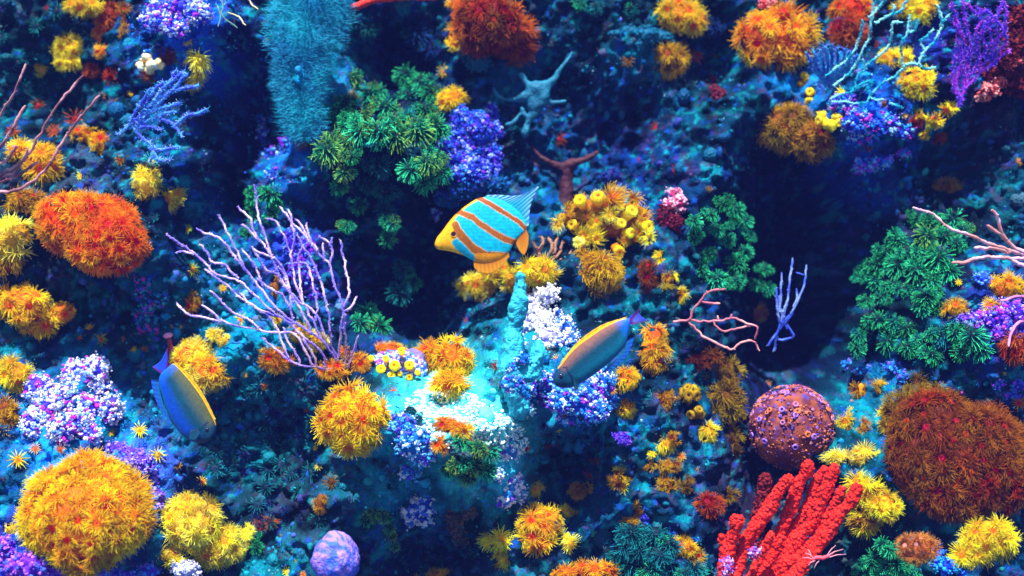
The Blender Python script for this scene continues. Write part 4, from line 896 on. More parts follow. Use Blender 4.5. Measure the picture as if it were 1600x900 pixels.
fan = [[(1240, 1415), (1190, 1275), (1130, 1170), (1030, 1090), (900, 1010), (800, 930), (640, 740), (560, 640), (480, 540), (400, 440), (330, 400), (210, 350)],
 [(560, 640), (520, 560), (450, 430), (420, 350), (375, 260)],
 [(900, 1010), (840, 1000), (720, 900), (600, 800), (500, 710), (350, 670), (270, 590), (200, 520), (110, 460), (0, 385)],
 [(190, 525), (130, 512), (75, 515)], [(500, 690), (400, 600), (310, 580), (290, 520), (235, 460)],
 [(1030, 1090), (960, 960), (870, 800), (800, 700), (740, 540), (700, 420), (660, 300), (640, 180), (620, 40)],
 [(740, 540), (660, 430), (600, 350), (590, 280), (500, 190)], [(660, 430), (590, 370), (530, 310)], [(780, 620), (850, 700), (870, 780), (880, 900)],
 [(1090, 1130), (1030, 1000), (960, 860), (900, 700), (880, 560), (850, 450), (800, 350), (760, 290), (700, 275)],
 [(880, 520), (900, 430), (890, 330), (860, 210)],
 [(1240, 1415), (1262, 1250), (1250, 1000), (1240, 900), (1190, 760), (1140, 600), (1080, 530), (1000, 430), (930, 350), (860, 280), (800, 195)],
 [(1060, 500), (1000, 400), (990, 310)], [(985, 410), (950, 310), (910, 285)], [(1150, 590), (1165, 500), (1140, 450), (1070, 405)], [(1150, 465), (1165, 410)],
 [(1245, 900), (1285, 780), (1260, 640), (1240, 540), (1225, 430)], [(1110, 560), (1100, 460)],
 [(1200, 1270), (1160, 1150), (1150, 1000), (1120, 860), (1080, 700), (1020, 570), (960, 470), (920, 400)],
 [(1130, 1170), (1090, 1030), (1040, 940), (900, 830), (780, 670), (700, 640), (650, 560), (600, 480)],
 [(1215, 1345), (1090, 1330), (960, 1310), (870, 1270), (760, 1190), (670, 1110)],
 [(1030, 1320), (990, 1230), (900, 1090), (760, 1080), (600, 1050), (500, 1030), (350, 985), (170, 955), (70, 870)],
 [(380, 990), (310, 920), (250, 890)], [(650, 1060), (590, 990), (480, 945), (420, 890), (310, 780)],
 [(1120, 1310), (1090, 1210), (930, 1080), (820, 980), (620, 900), (500, 820), (420, 740), (330, 680), (270, 630)],
 [(860, 1250), (820, 1150), (780, 1060), (700, 950), (580, 880), (520, 800)], [(890, 1000), (870, 920), (820, 820), (720, 760), (640, 700)],
 [(1250, 935), (1300, 900), (1335, 830)], [(1190, 1290), (1215, 1200), (1225, 1060), (1245, 920)], [(1275, 1330), (1310, 1220), (1350, 1110)],
 [(680, 740), (620, 600), (530, 500)], [(940, 1290), (890, 1200), (850, 1120), (830, 1050)], [(1060, 1320), (1030, 1220), (960, 1120)], [(870, 800), (820, 640), (760, 560), (620, 500)],
 [(960, 860), (940, 700), (930, 560), (960, 480)], [(1050, 1000), (1060, 860), (1020, 700), (990, 600), (900, 590)]]
branches('lilac-white branching gorgonian spreading over the left middle of the reef', 'gorgonian', 'gorgonian', [ZA(l) for l in fan], (245, 215, 252), (140, 120, 245), 1.75, 1.5, .11,
         root_col=(115, 70, 75), knob=3.2, fuzz=4, fuzzlen=2.4, wob=.03, root_pt=(535, 594), fcol=[(240, 220, 255), (140, 170, 255), (190, 120, 250)])
cy = [[(190, 775), (240, 740), (340, 720), (400, 670), (500, 620)], [(200, 795), (440, 800), (500, 750), (580, 660), (700, 590), (780, 510), (850, 495), (920, 540), (1010, 530)],
 [(760, 520), (745, 440), (745, 340), (790, 260), (810, 130)], [(790, 260), (850, 240), (870, 150)], [(880, 500), (900, 420), (980, 350), (1040, 250), (1060, 160), (1030, 40)], [(1050, 200), (1110, 110)],
 [(930, 390), (900, 320), (990, 235)], [(380, 690), (400, 600), (460, 530), (440, 460)], [(220, 670), (350, 560), (400, 460), (480, 300), (500, 200), (520, 80), (540, -20)],
 [(140, 600), (260, 510), (370, 400), (430, 250), (440, 150)], [(460, 500), (600, 410), (660, 300), (670, 190), (740, 170)], [(540, 180), (640, 120), (740, 80), (800, -10)], [(680, 120), (680, 30)], [(500, 130), (600, 20)],
 [(500, 760), (540, 780), (600, 775)], [(660, 800), (720, 830), (750, 850)]]
branches('cyan-white knobbly branching coral in front of the yellow clump at top right', 'branching_coral', 'coral', [Z(1260, 0, 5, l) for l in cy], (150, 235, 240), (20, 165, 195), 1.3, 2.1, .10,
         knob=3.2, knob_out=1.35, knob_r=1.25, fuzz=2.5, fuzzlen=3.5, root_pt=(1298, 157))
pf = [[(290, 820), (330, 720), (340, 600), (350, 450), (330, 300), (270, 150), (240, 30)], [(330, 720), (380, 600), (440, 480), (430, 340), (480, 220), (530, 130)],
 [(300, 800), (270, 680), (290, 550), (300, 420), (270, 300)], [(340, 700), (440, 580), (520, 520), (570, 460), (620, 380), (660, 300), (620, 200), (560, 130), (500, 80), (430, 110), (360, 30)],
 [(500, 480), (500, 400), (540, 330), (530, 200), (590, 120), (640, -10)], [(380, 600), (370, 450), (380, 330), (340, 150), (320, 10)], [(560, 460), (570, 330), (650, 250), (660, 100), (650, 20)],
 [(310, 760), (250, 700), (250, 560), (260, 440)], [(440, 480), (500, 380), (480, 260), (540, 150)], [(350, 450), (420, 380), (430, 240), (470, 140), (440, 60)], [(330, 300), (290, 260), (250, 180)],
 [(400, 560), (460, 520), (540, 420), (600, 330), (590, 230)], [(340, 600), (310, 500), (320, 400), (290, 320)], [(450, 560), (560, 500), (640, 420), (690, 400)]]
branches('purple sea fan in the upper right corner', 'sea_fan', 'gorgonian', [Z(1440, 0, 5, l) for l in pf], (190, 50, 225), (110, 50, 235), 2.0, 1.8, .09,
         knob=3.0, fuzz=12, fuzzlen=5.5, fcol=[(70, 60, 220), (110, 80, 240), (190, 60, 220), (60, 110, 230), (220, 130, 240)], root_pt=(1498, 164))
wr = [[(720, 345), (600, 310), (530, 290), (440, 250), (320, 210), (260, 170), (190, 115), (95, 82)], [(720, 335), (640, 300), (590, 250), (550, 220), (500, 180)], [(600, 260), (570, 210), (550, 140), (520, 95)],
 [(720, 355), (600, 360), (500, 350), (420, 365), (350, 385), (305, 383)], [(620, 325), (520, 305), (420, 303)], [(720, 410), (660, 390), (620, 365)]]
branches('pinkish white bare branch reaching in from the right edge', 'bare_branch', 'coral', [Z(1400, 300, 3.46, l) for l in wr], (235, 190, 215), (200, 140, 140), 3.2, 1.9, .12, knob=.6, fuzz=.3, root_pt=(1605, 400), fuzzlen=2)
branches('pink curled worm-like branch over the purple crust at the right edge', 'bare_branch', 'coral', [Z(1400, 300, 3.46, l) for l in [[(710, 700), (670, 700), (640, 725), (620, 770), (605, 835)], [(710, 565), (640, 570), (570, 585)]]], (240, 150, 190), (200, 120, 190), 2.6, 2.0, .06, knob=.4)
wh = [[(-10, 560), (45, 470), (90, 390), (118, 300)], [(-10, 710), (60, 600), (118, 495)], [(-10, 825), (100, 760), (180, 640), (250, 520), (320, 430), (385, 355)], [(-10, 900), (80, 890), (200, 810), (270, 700), (350, 580), (420, 500), (465, 445)],
 [(-10, 852), (60, 830), (130, 790), (180, 760)], [(-10, 775), (40, 740), (80, 680)], [(-10, 842), (80, 795), (130, 700)]]
branches('pinkish grey whip corals reaching up from the left edge', 'whip_coral', 'coral', [Z(0, 0, 3, l) for l in wh], (205, 150, 160), (130, 85, 100), 2.4, 1.9, .13, knob=.8, fuzz=.3, fuzzlen=1.8, root_pt=(0, 280))
pt = [[(755, 605), (830, 600), (850, 550), (890, 510), (920, 470), (1000, 452)], [(895, 518), (975, 522)], [(835, 598), (900, 608), (970, 605), (1030, 590), (1100, 615), (1150, 635), (1140, 690)],
 [(830, 610), (880, 660), (950, 705), (1030, 735), (1070, 710), (1130, 700), (1160, 745)], [(945, 608), (950, 628), (990, 650), (1060, 640), (1115, 628)], [(965, 600), (965, 575)], [(1030, 590), (1030, 575)], [(920, 480), (912, 462)]]
branches('pink bare twig left of the dark recess', 'bare_branch', 'coral', [Z(800, 300, 3, l) for l in pt], (240, 170, 170), (190, 110, 130), 2.0, 1.6, .09, knob=.5)
bt = [[(30, 745), (40, 680), (60, 620), (100, 580), (140, 510), (170, 430), (180, 345)], [(60, 620), (90, 520), (100, 430), (115, 310)], [(60, 640), (45, 560), (38, 450)], [(55, 560), (60, 470), (65, 380)], [(0, 720), (50, 650), (90, 600), (120, 570)],
 [(50, 690), (80, 692), (120, 675), (90, 620)], [(120, 540), (135, 500), (135, 455)], [(135, 380), (165, 390)], [(60, 610), (75, 550), (95, 500)], [(90, 640), (75, 600), (65, 570), (50, 490)]]
branches('slender blue-white twigs standing in the dark recess', 'branching_coral', 'coral', [Z(1200, 300, 3, l) for l in bt], (150, 180, 255), (70, 100, 235), 2.0, 1.5, .34, knob=1.5, fuzz=1.5, fuzzlen=2.2, wob=.009, root_pt=(1212, 545), fcol=[(150, 180, 255), (60, 140, 230), (160, 100, 240)])
bf = [[(545, 632), (575, 612), (605, 592)], [(600, 595), (650, 500), (700, 420)], [(620, 580), (700, 500), (760, 420), (830, 330)], [(640, 590), (720, 510), (800, 430), (880, 345)], [(700, 500), (800, 430), (930, 405)], [(640, 570), (740, 510), (850, 485)],
 [(650, 590), (750, 540), (830, 520)], [(650, 600), (700, 595), (760, 605)], [(620, 595), (660, 640), (700, 670), (720, 700), (840, 690)], [(720, 700), (740, 750), (800, 745)], [(740, 555), (810, 580), (850, 640)], [(820, 590), (870, 550), (970, 515)], [(700, 660), (720, 720), (700, 760)],
 [(660, 540), (700, 450), (760, 380)], [(720, 470), (790, 390), (860, 340)]]
branches('blue feathery soft coral reaching right from the upper left wall', 'feather_coral', 'coral', [Z(0, 0, 3, l) for l in bf], (90, 165, 250), (70, 90, 235), 2.4, 2.6, .10, knob=2.5, fuzz=9, fuzzlen=5, root_pt=(182, 210),
         fcol=[(80, 170, 250), (40, 190, 240), (110, 110, 245), (180, 220, 255), (60, 120, 235)])
tt = [[(343, -5), (350, 10), (346, 22), (355, 32)], [(352, 30), (362, 38), (372, 45)], [(356, 20), (370, 25), (384, 40)], [(385, -5), (392, 5), (402, 14)], [(340, 10), (345, 25), (340, 42)]]
branches('thin yellow-white twigs dangling from the top edge at left', 'bare_branch', 'coral', tt, (220, 210, 170), (90, 130, 130), 1.3, 1.3, .08)
tb = [[(840, 395), (848, 380), (846, 370)], [(850, 410), (862, 390), (858, 372)], [(856, 412), (874, 395), (880, 378)], [(862, 415), (880, 405), (893, 392)], [(845, 405), (836, 385), (832, 378)], [(866, 395), (868, 380), (872, 372)]]
branches('tan twiggy coral tuft behind the tail of the butterflyfish', 'branching_coral', 'coral', tb, (190, 140, 110), (110, 90, 90), 3.2, 1.8, .02, knob=2, fuzz=3, fuzzlen=4)
cf = [[(1300 + random.uniform(-30, 30), 135), (1300 + dx, 120 - 5), (1300 + dx * 1.6, 70 + abs(dx) * .6)] for dx in (-24, -18, -12, -6, 0, 6, 12, 18, 24)]
branches('cyan feathery coral left of the cyan-white branches', 'feather_coral', 'coral', cf, (50, 160, 220), (40, 90, 200), 2.2, 2.4, .03, knob=2, fuzz=9, fuzzlen=6, fcol=[(60, 190, 230), (60, 110, 230), (120, 190, 250), (130, 80, 220)])

# branching sponges with one continuous skin
def fused(label, name, cat, lines, col, col2, y_off, voxel=.0028, rough=1.0, mat=None):
    """lines: lists of (px, py, r px); fused into one skin with a voxel remesh"""
    x0, z0 = lines[0][0][:2]; y0 = on_wall(*lines[0][len(lines[0]) // 2][:2]) - y_off; org = at(x0, z0, y0)
    mb = MB()
    for l in lines:
        S = spline(l, 4.0); P = np.array([tuple(at(a[0], a[1], y0 + (vnoise(a[0] / 60, a[1] / 60, 1, 4) - .5) * .02)) for a in S])
        tube(mb, P, S[:, 2] * .001, (1, 1, 1), 12, True, .15)
    me = mesh_from(name, np.concatenate(mb.V) - np.array(org), np.concatenate(mb.F))
    o = link(name, me, mat, None, org); tag(o, label, cat)
    r = o.modifiers.new('skin', 'REMESH'); r.mode = 'VOXEL'; r.voxel_size = voxel; r.use_smooth_shade = True
    s = o.modifiers.new('smooth', 'SMOOTH'); s.iterations = 4
    for sc_, st in ((.03, .008), (.009, .004)):
        tx = bpy.data.textures.new('clouds', 'CLOUDS'); tx.noise_scale = sc_; tx.noise_depth = 3
        dm = o.modifiers.new('relief', 'DISPLACE'); dm.texture = tx; dm.texture_coords = 'GLOBAL'; dm.strength = st * rough; dm.mid_level = .5
    return o
def plain(name, a, b, scale=60, rough=.6, bump=.002, bs=400):
    m, N, L = nodes(name); n = noise_node(N, L, scale, 4)
    r = N.new('ShaderNodeValToRGB'); r.color_ramp.elements[0].position = .35; r.color_ramp.elements[1].position = .65; L.new(n.outputs[0], r.inputs[0])
    c = mixc(N, L, r.outputs[0], lin(*a), lin(*b)); n2 = noise_node(N, L, bs, 4)
    bn = N.new('ShaderNodeBump'); bn.inputs['Distance'].default_value = bump; L.new(n2.outputs[0], bn.inputs['Height'])
    finish(N, L, c, rough, 0, bn.outputs[0]); return m
fused('teal branching sponge with five arms high in the centre', 'branching_sponge', 'sponge',
      [[(832, 138, 13), (846, 140, 13), (846, 158, 13), (834, 160, 13), (836, 176, 9), (826, 190, 6), (820, 212, 8)], [(845, 140, 12), (862, 128, 8), (875, 110, 5), (888, 92, 4), (895, 80, 3)], [(838, 140, 12), (822, 130, 6), (814, 115, 4.5)],
       [(842, 152, 12), (825, 150, 10), (806, 155, 6), (782, 154, 3.5), (770, 135, 2.5)], [(845, 155, 10), (862, 160, 5), (885, 158, 3)], [(815, 168, 4), (822, 182, 4), (830, 188, 4)], [(790, 195, 2.5), (802, 192, 3), (812, 178, 3)]],
      None, None, .085, mat=plain('teal_sponge', (5, 90, 125), (10, 115, 145)))
fused('dull red branching sponge below the teal one', 'branching_sponge', 'sponge',
      [[(885, 320, 14), (885, 290, 12), (886, 265, 11), (890, 255, 9)], [(880, 262, 8), (862, 255, 6), (845, 245, 5), (830, 228, 3)], [(890, 258, 8), (908, 252, 6), (925, 243, 5), (934, 237, 4)]],
      None, None, .07, mat=plain('dull_red_sponge', (52, 18, 40), (75, 28, 36), 150))
fused('bright red sponge finger along the top edge', 'finger_sponge', 'sponge', [[(549, 12, 6), (562, 7, 6), (580, 0, 7), (620, -6, 8), (690, -8, 9)]], None, None, .09, mat=plain('bright_red_sponge', (225, 30, 15), (240, 60, 30), 150))
M_PILLAR = plain('cyan_sponge', (5, 140, 175), (50, 195, 215), 45, .6, .004, 200)
fused('cyan encrusted pillar between the yellow tufts and the white ledge', 'sponge_pillar', 'sponge', [[(814, 430, 9), (812, 470, 12), (805, 510, 14), (800, 550, 16), (802, 590, 20), (808, 625, 18), (812, 650, 14)], [(842, 535, 8), (838, 560, 14), (824, 590, 15)]],
      None, None, .045, rough=2.3, mat=M_PILLAR)
knobby('lilac and cyan crust spots growing on the cyan pillar', 'soft_coral', [(800, 600, 16, 12), (815, 560, 10, 8), (798, 575, 8, 8), (822, 612, 12, 10), (806, 500, 6, 8)], (20, 120, 190), [(60, 180, 230), (30, 120, 230), (170, 210, 255), (120, 60, 220)], 2.6, 30, dy=-.06)

# hairy cyan sponge column at the top
y0 = on_wall(475, 100) - .008; org = at(475, 100, y0); root = empty('hairy_sponge', org, 'hairy cyan sponge column hanging from the top edge', 'sponge')
prof = [(-20, 492, 54), (30, 484, 53), (66, 475, 52), (90, 474, 42), (118, 471, 34), (150, 471, 28), (185, 473, 24), (205, 476, 20), (218, 476, 10)]
mb = MB(); S = spline([(b, a, c) for a, b, c in prof], 5.0)
P = np.array([tuple(at(s[0], s[1], y0 + .015)) for s in S]); R = S[:, 2] * .001
T, A, B = frames(P); sd = 40; th = np.arange(sd) * 2 * math.pi / sd
ring = A[:, None] * np.cos(th)[None, :, None] + B[:, None] * np.sin(th)[None, :, None] * .26
nz_ = vnoise(np.repeat(S[:, 1], sd) / 26, np.tile(np.abs(th - 3.14), len(P)) * 3, 1, 5).reshape(len(P), sd, 1)
V = (P[:, None] + ring * R[:, None, None] * (.5 + .62 * nz_ + .28 * (vnoise(np.repeat(S[:, 1], sd) / 9, np.tile(np.abs(th - 3.14), len(P)) * 6, 1, 6).reshape(len(P), sd, 1)))).reshape(-1, 3); n = len(P)
F = [(i * sd + j, i * sd + (j + 1) % sd, (i + 1) * sd + (j + 1) % sd, (i + 1) * sd + j) for i in range(n - 1) for j in range(sd)]
cA, cB = np.array(lin(15, 170, 190)), np.array(lin(6, 110, 160))
tt = vnoise(V[:, 0], V[:, 2], 40, 9)[:, None]; CC = cA * tt + cB * (1 - tt)
mb.add(V, F, CC)
link('sponge_body', mb.mesh('sponge_body', tuple(org)), M_SOFT, root)
Nn = (ring * np.array([1, 1, 1])).reshape(-1, 3); Nn /= np.linalg.norm(Nn, axis=1, keepdims=True)
idx = rng.integers(0, len(V), 16000); idx = idx[Nn[idx][:, 1] < .3]
d = Nn[idx] + rng.normal(size=(len(idx), 3)) * .35; d /= np.linalg.norm(d, axis=1, keepdims=True)
mb = MB(); hairs(mb, V[idx] + rng.normal(size=(len(idx), 3)) * .004, d, .006 + .014 * rng.random(len(idx)), .0004, CC[idx] * 1.1 + np.array(lin(10, 110, 150)) * .3)
tag(link('bristles', mb.mesh('bristles', tuple(org)), M_HAIR, root), kind='stuff')

# violet egg-shaped sponge
M_EGG = col_mat('violet_sponge', .6, .1, 180, .35, 260, .004)
y0 = on_wall(525, 872) - .045; org = at(525, 872, y0); mb = MB()
V0, F0 = ICO[4]; d = 1 + .12 * (vnoise(V0[:, 0] * 1.3, V0[:, 2] * 1.3 + V0[:, 1], 3, 3) - .5) + .05 * (vnoise(V0[:, 0], V0[:, 2] + V0[:, 1], 14, 5) - .5)
V = V0 * np.array([.037, .034, .04]) * d[:, None]; V[:, 0] *= 1 - np.clip(V0[:, 2], 0, 1) * .28
t = vnoise(V0[:, 0] + V0[:, 1], V0[:, 2], 7, 8)[:, None]; t = np.clip((t - .3) * 2.2, 0, 1)
mb.add(V, F0, np.array(lin(60, 100, 235)) * (1 - t) + np.array(lin(170, 130, 240)) * t)
o = link('egg_sponge', mb.mesh('egg_sponge'), M_EGG, None, org); tag(o, 'violet egg-shaped sponge standing at the bottom edge left of centre', 'sponge')

# pitted sponge ball with ringed pores
y0 = on_wall(1237, 668) - .05; org = at(1237, 668, y0); root = empty('pitted_sponge', org, 'round pitted sponge ball with orange and violet pores above the red fingers', 'sponge')
k = (DCAM + y0) / DCAM / 1000
mb = MB(); d = 1 + .2 * (vnoise(V0[:, 0], V0[:, 2] + V0[:, 1], 2, 9) - .5) + .03 * (vnoise(V0[:, 0] * 2, V0[:, 2] * 2 + V0[:, 1], 9, 10) - .5)
t = np.clip((vnoise(V0[:, 0], V0[:, 2] + V0[:, 1] * .7, 5, 11) - .35) * 3, 0, 1)[:, None]
t2 = np.clip((vnoise(V0[:, 0], V0[:, 2] + V0[:, 1] * .7, 11, 12) - .68) * 4, 0, 1)[:, None]
d = d + .022 * np.sin(np.arctan2(V0[:, 0] + .4 * V0[:, 2], -V0[:, 1]) * 9) * np.clip(1 - np.abs(V0[:, 2]), 0, 1) + .02 * (vnoise(V0[:, 0] * 3, V0[:, 2] * 3 + V0[:, 1], 9, 14) - .5)
cc = np.array(lin(150, 75, 50)) * t + np.array(lin(100, 45, 60)) * (1 - t); cc = cc * (1 - t2) + np.array(lin(60, 60, 150)) * t2
mb.add(V0 * np.array([66, 58, 66]) * k * d[:, None] * (1 + .05 * (vnoise(V0[:, 0] * 2, V0[:, 2] * 2 + V0[:, 1], 13, 3) - .5))[:, None], F0, cc)
q_ = randdir(1500); q_ = q_[(q_[:, 1] < .2)]; kk_ = np.array([lin(*c) for c in ((150, 80, 60), (120, 60, 90), (190, 110, 70), (70, 55, 150), (160, 100, 120))])
lumps(mb, q_ * np.array([66, 58, 66]) * k, .0008 + .0016 * rng.random(len(q_)), kk_[rng.integers(0, 5, len(q_))] * np.clip(.5 + q_[:, 2:3] * .0 + .5, 0, 1), 0, rough=.5)
link('sponge_body', mb.mesh('sponge_body'), M_COL, root)
def pore_mesh(ca, cb):
    mb = MB(); prof = [(1.0, -.15), (.95, .12), (.72, .3), (.5, .22), (.4, -.1), (.001, -.2)]; s = 10; V = []; C_ = []
    for q, z in prof:
        for j in range(s): V.append((q * math.cos(j * .6283), q * math.sin(j * .6283), z)); C_.append(ca if q > .45 else cb)
    F = [(i * s + j, i * s + (j + 1) % s, (i + 1) * s + (j + 1) % s, (i + 1) * s + j) for i in range(5) for j in range(s)]
    mb.add(V, F, C_); return mb.mesh('pore')
PORES = [pore_mesh(lin(225, 120, 35), lin(80, 15, 15)), pore_mesh(lin(150, 110, 230), lin(30, 10, 80)), pore_mesh(lin(170, 110, 150), lin(110, 50, 120)), pore_mesh(lin(205, 110, 70), lin(60, 20, 40))]
n = 520
for i in range(n):
    zz = 1 - (i + .5) / n * 2; a = i * 2.39996; s = math.sqrt(1 - zz * zz); d = Vector((s * math.cos(a), -zz, s * math.sin(a)))
    if d.y > .25 or d.z < -.5 or (d.z < .25 and random.random() < .8) or vnoise(d.x + 3, d.z + d.y, 4, 5) < .33: continue
    d = (d + Vector(rng.normal(size=3)) * .09).normalized(); r = random.choice((1.6, 2.2, 2.8, 3.6, 4.6, 5.2)) * k
    o = link('pore', random.choice(PORES), M_COL, root)
    o.matrix_local = Matrix.Translation(Vector((d.x * 66, d.y * 58, d.z * 66)) * k * 1.005) @ orient(d, random.random() * 6).to_4x4() @ Matrix.Diagonal((r, r, r, 1))

# red finger sponge
y0 = on_wall(1210, 840) - .09; org = at(1180, 900, y0); root = empty('finger_sponge', org, 'bright red finger sponge with knobbly fingers at the bottom right of centre', 'sponge')
M_RED = col_mat('red_sponge', .65, .1, 150, .3, 300, .003)
fingers = [([(1150, 915), (1163, 860), (1195, 808), (1215, 775), (1233, 745)], 12, 14, 0), ([(1190, 905), (1215, 850), (1235, 800), (1250, 760), (1262, 722)], 13, 12, .02), ([(1215, 900), (1225, 850), (1262, 800), (1277, 760), (1288, 732)], 13, 11, .03),
           ([(1222, 905), (1240, 855), (1270, 815), (1292, 765), (1306, 728)], 15, 12, .0), ([(1230, 880), (1270, 850), (1298, 805), (1316, 763)], 10, 8, -.005), ([(1215, 925), (1262, 880), (1305, 820), (1325, 790), (1342, 758)], 13, 11, -.03),
           ([(1130, 925), (1138, 870), (1148, 835), (1153, 808)], 13, 14, -.02), ([(1150, 900), (1165, 850), (1177, 822)], 9, 8, -.005), ([(1165, 915), (1188, 870), (1205, 835)], 9, 7, -.02), ([(1170, 900), (1182, 840), (1190, 790), (1197, 742)], 17, 12, .07),
           ([(1135, 905), (1130, 860), (1128, 838)], 8, 6, -.01), ([(1145, 915), (1150, 870)], 16, 16, 0), ([(1195, 920), (1215, 870), (1225, 840)], 20, 10, .02)]
rA, rB = np.array(lin(222, 34, 10)), np.array(lin(190, 12, 10))
for (l, ra, rb, dy) in fingers:
    ra, rb = ra * .62, rb * .58
    S = spline(l, 3.0); n = len(S); P = np.array([tuple(at(a, b, y0 + dy)) for a, b in S]); P[:, 1] += np.sin(np.linspace(0, 3, n)) * .008; P[:, 0] += (vnoise(np.arange(n) / 9, ra, 1, 3) - .5) * .009
    u = np.linspace(0, 1, n); R = (ra + (rb - ra) * u) * .001
    c_ = rA if dy < .05 else np.array(lin(110, 8, 14)); R = R * (.8 + .42 * vnoise(np.arange(n) / 6, ra * 3, 1, 2)); cap = u > .93
    R[-1] *= .55; R[-2] *= .8; R[-3] *= .93
    mb = MB(); tube(mb, P, R, c_, 14, True, .12)
    m_ = int(n * ra * 2.0); i = rng.integers(0, n, m_); d = randdir(m_)
    T, A, B = frames(P); d = d - T[i] * np.sum(d * T[i], 1, keepdims=True); d /= np.linalg.norm(d, axis=1, keepdims=True)
    lumps(mb, P[i] + d * R[i][:, None] * .97, .0011 + .0022 * rng.random(m_), np.tile(c_, (m_, 1)) * (.6 + .8 * rng.random((m_, 1))), 1, rough=.6)
    link('finger', mb.mesh('finger', tuple(org)), M_RED, root)
knobby('lilac and white crust growing on the base of the red fingers', 'soft_coral', [(1136, 885, 8, 14), (1178, 862, 8, 8)], (190, 60, 130), [(240, 200, 250), (230, 90, 150), (130, 110, 240)], 2.4, 40, dy=-.11)

# little shrimp on the rightmost red finger
y0 = y0 - .05; org = at(1283, 872, y0); root = empty('shrimp', org, 'tiny pink-white shrimp with thin legs on the lowest red finger', 'shrimp')
mb = MB(); S = [(1268, 874), (1276, 871), (1286, 872), (1296, 868), (1304, 862)]; P = np.array([tuple(at(a, b, y0)) for a, b in S]); tube(mb, P, [.0018, .003, .0032, .0022, .0008], lin(235, 90, 110), 8)
link('body', mb.mesh('body', tuple(org)), M_SOFT, root)
for (a, b, c, d_) in ((1272, 873, 1258, 864), (1270, 874, 1254, 872), (1274, 876, 1262, 884), (1290, 870, 1318, 858), (1292, 872, 1322, 866), (1280, 876, 1272, 888), (1268, 870, 1262, 858), (1292, 868, 1306, 852)):
    mb = MB(); P = np.array([tuple(at(a, b, y0)), tuple(at((a + c) / 2, (b + d_) / 2 - 2, y0 - .004)), tuple(at(c, d_, y0))]); tube(mb, P, [.0007, .0006, .0003], lin(240, 170, 190), 5)
    link('leg', mb.mesh('leg', tuple(org)), M_SOFT, root)

# small pink shell-like knob on a stalk beside the left surgeonfish tail
y0 = on_wall(263, 535) - .03; org = at(264, 560, y0); root = empty('stalked_sea_squirt', org, 'small pink-headed sea squirt on a rusty stalk above the left surgeonfish', 'sea squirt')
mb = MB(); P = np.array([tuple(at(a, b, y0)) for a, b in ((270, 570), (269, 555), (266, 540), (264, 530))]); tube(mb, P, [.006, .005, .004, .0035], lin(150, 60, 70), 10, True, .3)
link('stalk', mb.mesh('stalk', tuple(org)), M_SOFT, root)
mb = MB(); c = np.array(at(263, 524, y0)); lumps(mb, np.array([c, c + (-.003, 0, -.001), c + (.003, 0, .001)]), [.0048, .004, .004], np.tile(lin(240, 170, 230), (3, 1)), 2)
link('head', mb.mesh('head', tuple(org)), M_SOFT, root)

# ------------------------------------------------------------------ fish
def seg_dist(px, py, line):
    best = np.full(px.shape, 1e9)
    for (a, b), (c, d) in zip(line[:-1], line[1:]):
        l2 = (c - a) ** 2 + (d - b) ** 2 + 1e-9; t = np.clip(((px - a) * (c - a) + (py - b) * (d - b)) / l2, 0, 1)
        best = np.minimum(best, np.hypot(px - a - t * (c - a), py - b - t * (d - b)))
    return best
def inside(px, py, poly):
    r = np.zeros(px.shape, bool); n = len(poly)
    for i in range(n):
        x1, y1 = poly[i]; x2, y2 = poly[(i + 1) % n]
        c = ((y1 > py) != (y2 > py)) & (px < (x2 - x1) * (py - y1) / (y2 - y1 + 1e-12) + x1); r ^= c
    return r
def dense(l, n):
    S = spline([tuple(p) for p in l], 1.0); d = np.concatenate([[0], np.cumsum(np.hypot(*np.diff(S, axis=0).T))]); u = np.linspace(0, d[-1], n)
    return np.stack([np.interp(u, d, S[:, 0]), np.interp(u, d, S[:, 1])], 1)
def fish_body(root, org, y0, top, bot, thick, colfn, n=230, m=150):
    """top and bottom outline from snout to tail root; elliptical sections, fullest behind the head"""
    A, B = dense(top, n), dense(bot, n); u = np.linspace(0, 1, n)
    w = thick * (np.clip(np.sin(np.pi * np.clip(u * .9 + .04, 0, 1) ** .7), 0.02, 1)) ** .8
    half = np.hypot(*(A - B).T) / 2; w = np.minimum(w, half * .9 + .2)
    th = np.arange(m) * 2 * math.pi / m
    mid = (A + B) / 2; hv = (A - B) / 2
    X = mid[:, None] + hv[:, None] * np.cos(th)[None, :, None]
    Y = y0 - w[:, None] * np.sin(th)[None] * .001
    vv = np.tile((1 - np.cos(th)) / 2, (n, 1)); uu = np.tile(u[:, None], (1, m))
    V = np.stack([(X[..., 0] - 800) * (DCAM + y0) / DCAM / 1000, Y, (450 - X[..., 1]) * (DCAM + y0) / DCAM / 1000], -1).reshape(-1, 3)
    C_ = colfn(X[..., 0].ravel(), X[..., 1].ravel(), uu.ravel(), vv.ravel())
    xx, yy = X[..., 0].ravel(), X[..., 1].ravel()
    C_ = C_ * (.72 + .56 * (.5 * vnoise(xx / 3, yy / 3, 1, 7) + .5 * vnoise(xx / 1.3, yy / 1.3, 1, 8)))[:, None]
    C_ = C_ * (1 + .16 * (np.cos((xx + yy) * 1.9) * np.cos((xx - yy) * 1.9)))[:, None]      # scale rows
    F = [(i * m + j, i * m + (j + 1) % m, (i + 1) * m + (j + 1) % m, (i + 1) * m + j) for i in range(n - 1) for j in range(m)]
    mb = MB(); mb.add(V, F, C_)
    for e in (0, n - 1):
        c = V.reshape(n, m, 3)[e].mean(0); mb.add(np.concatenate([V.reshape(n, m, 3)[e], c[None]]), [(q, (q + 1) % m, m) for q in range(m)], C_[e * m])
    return link('body', mb.mesh('body', tuple(org)), M_FISH, root)
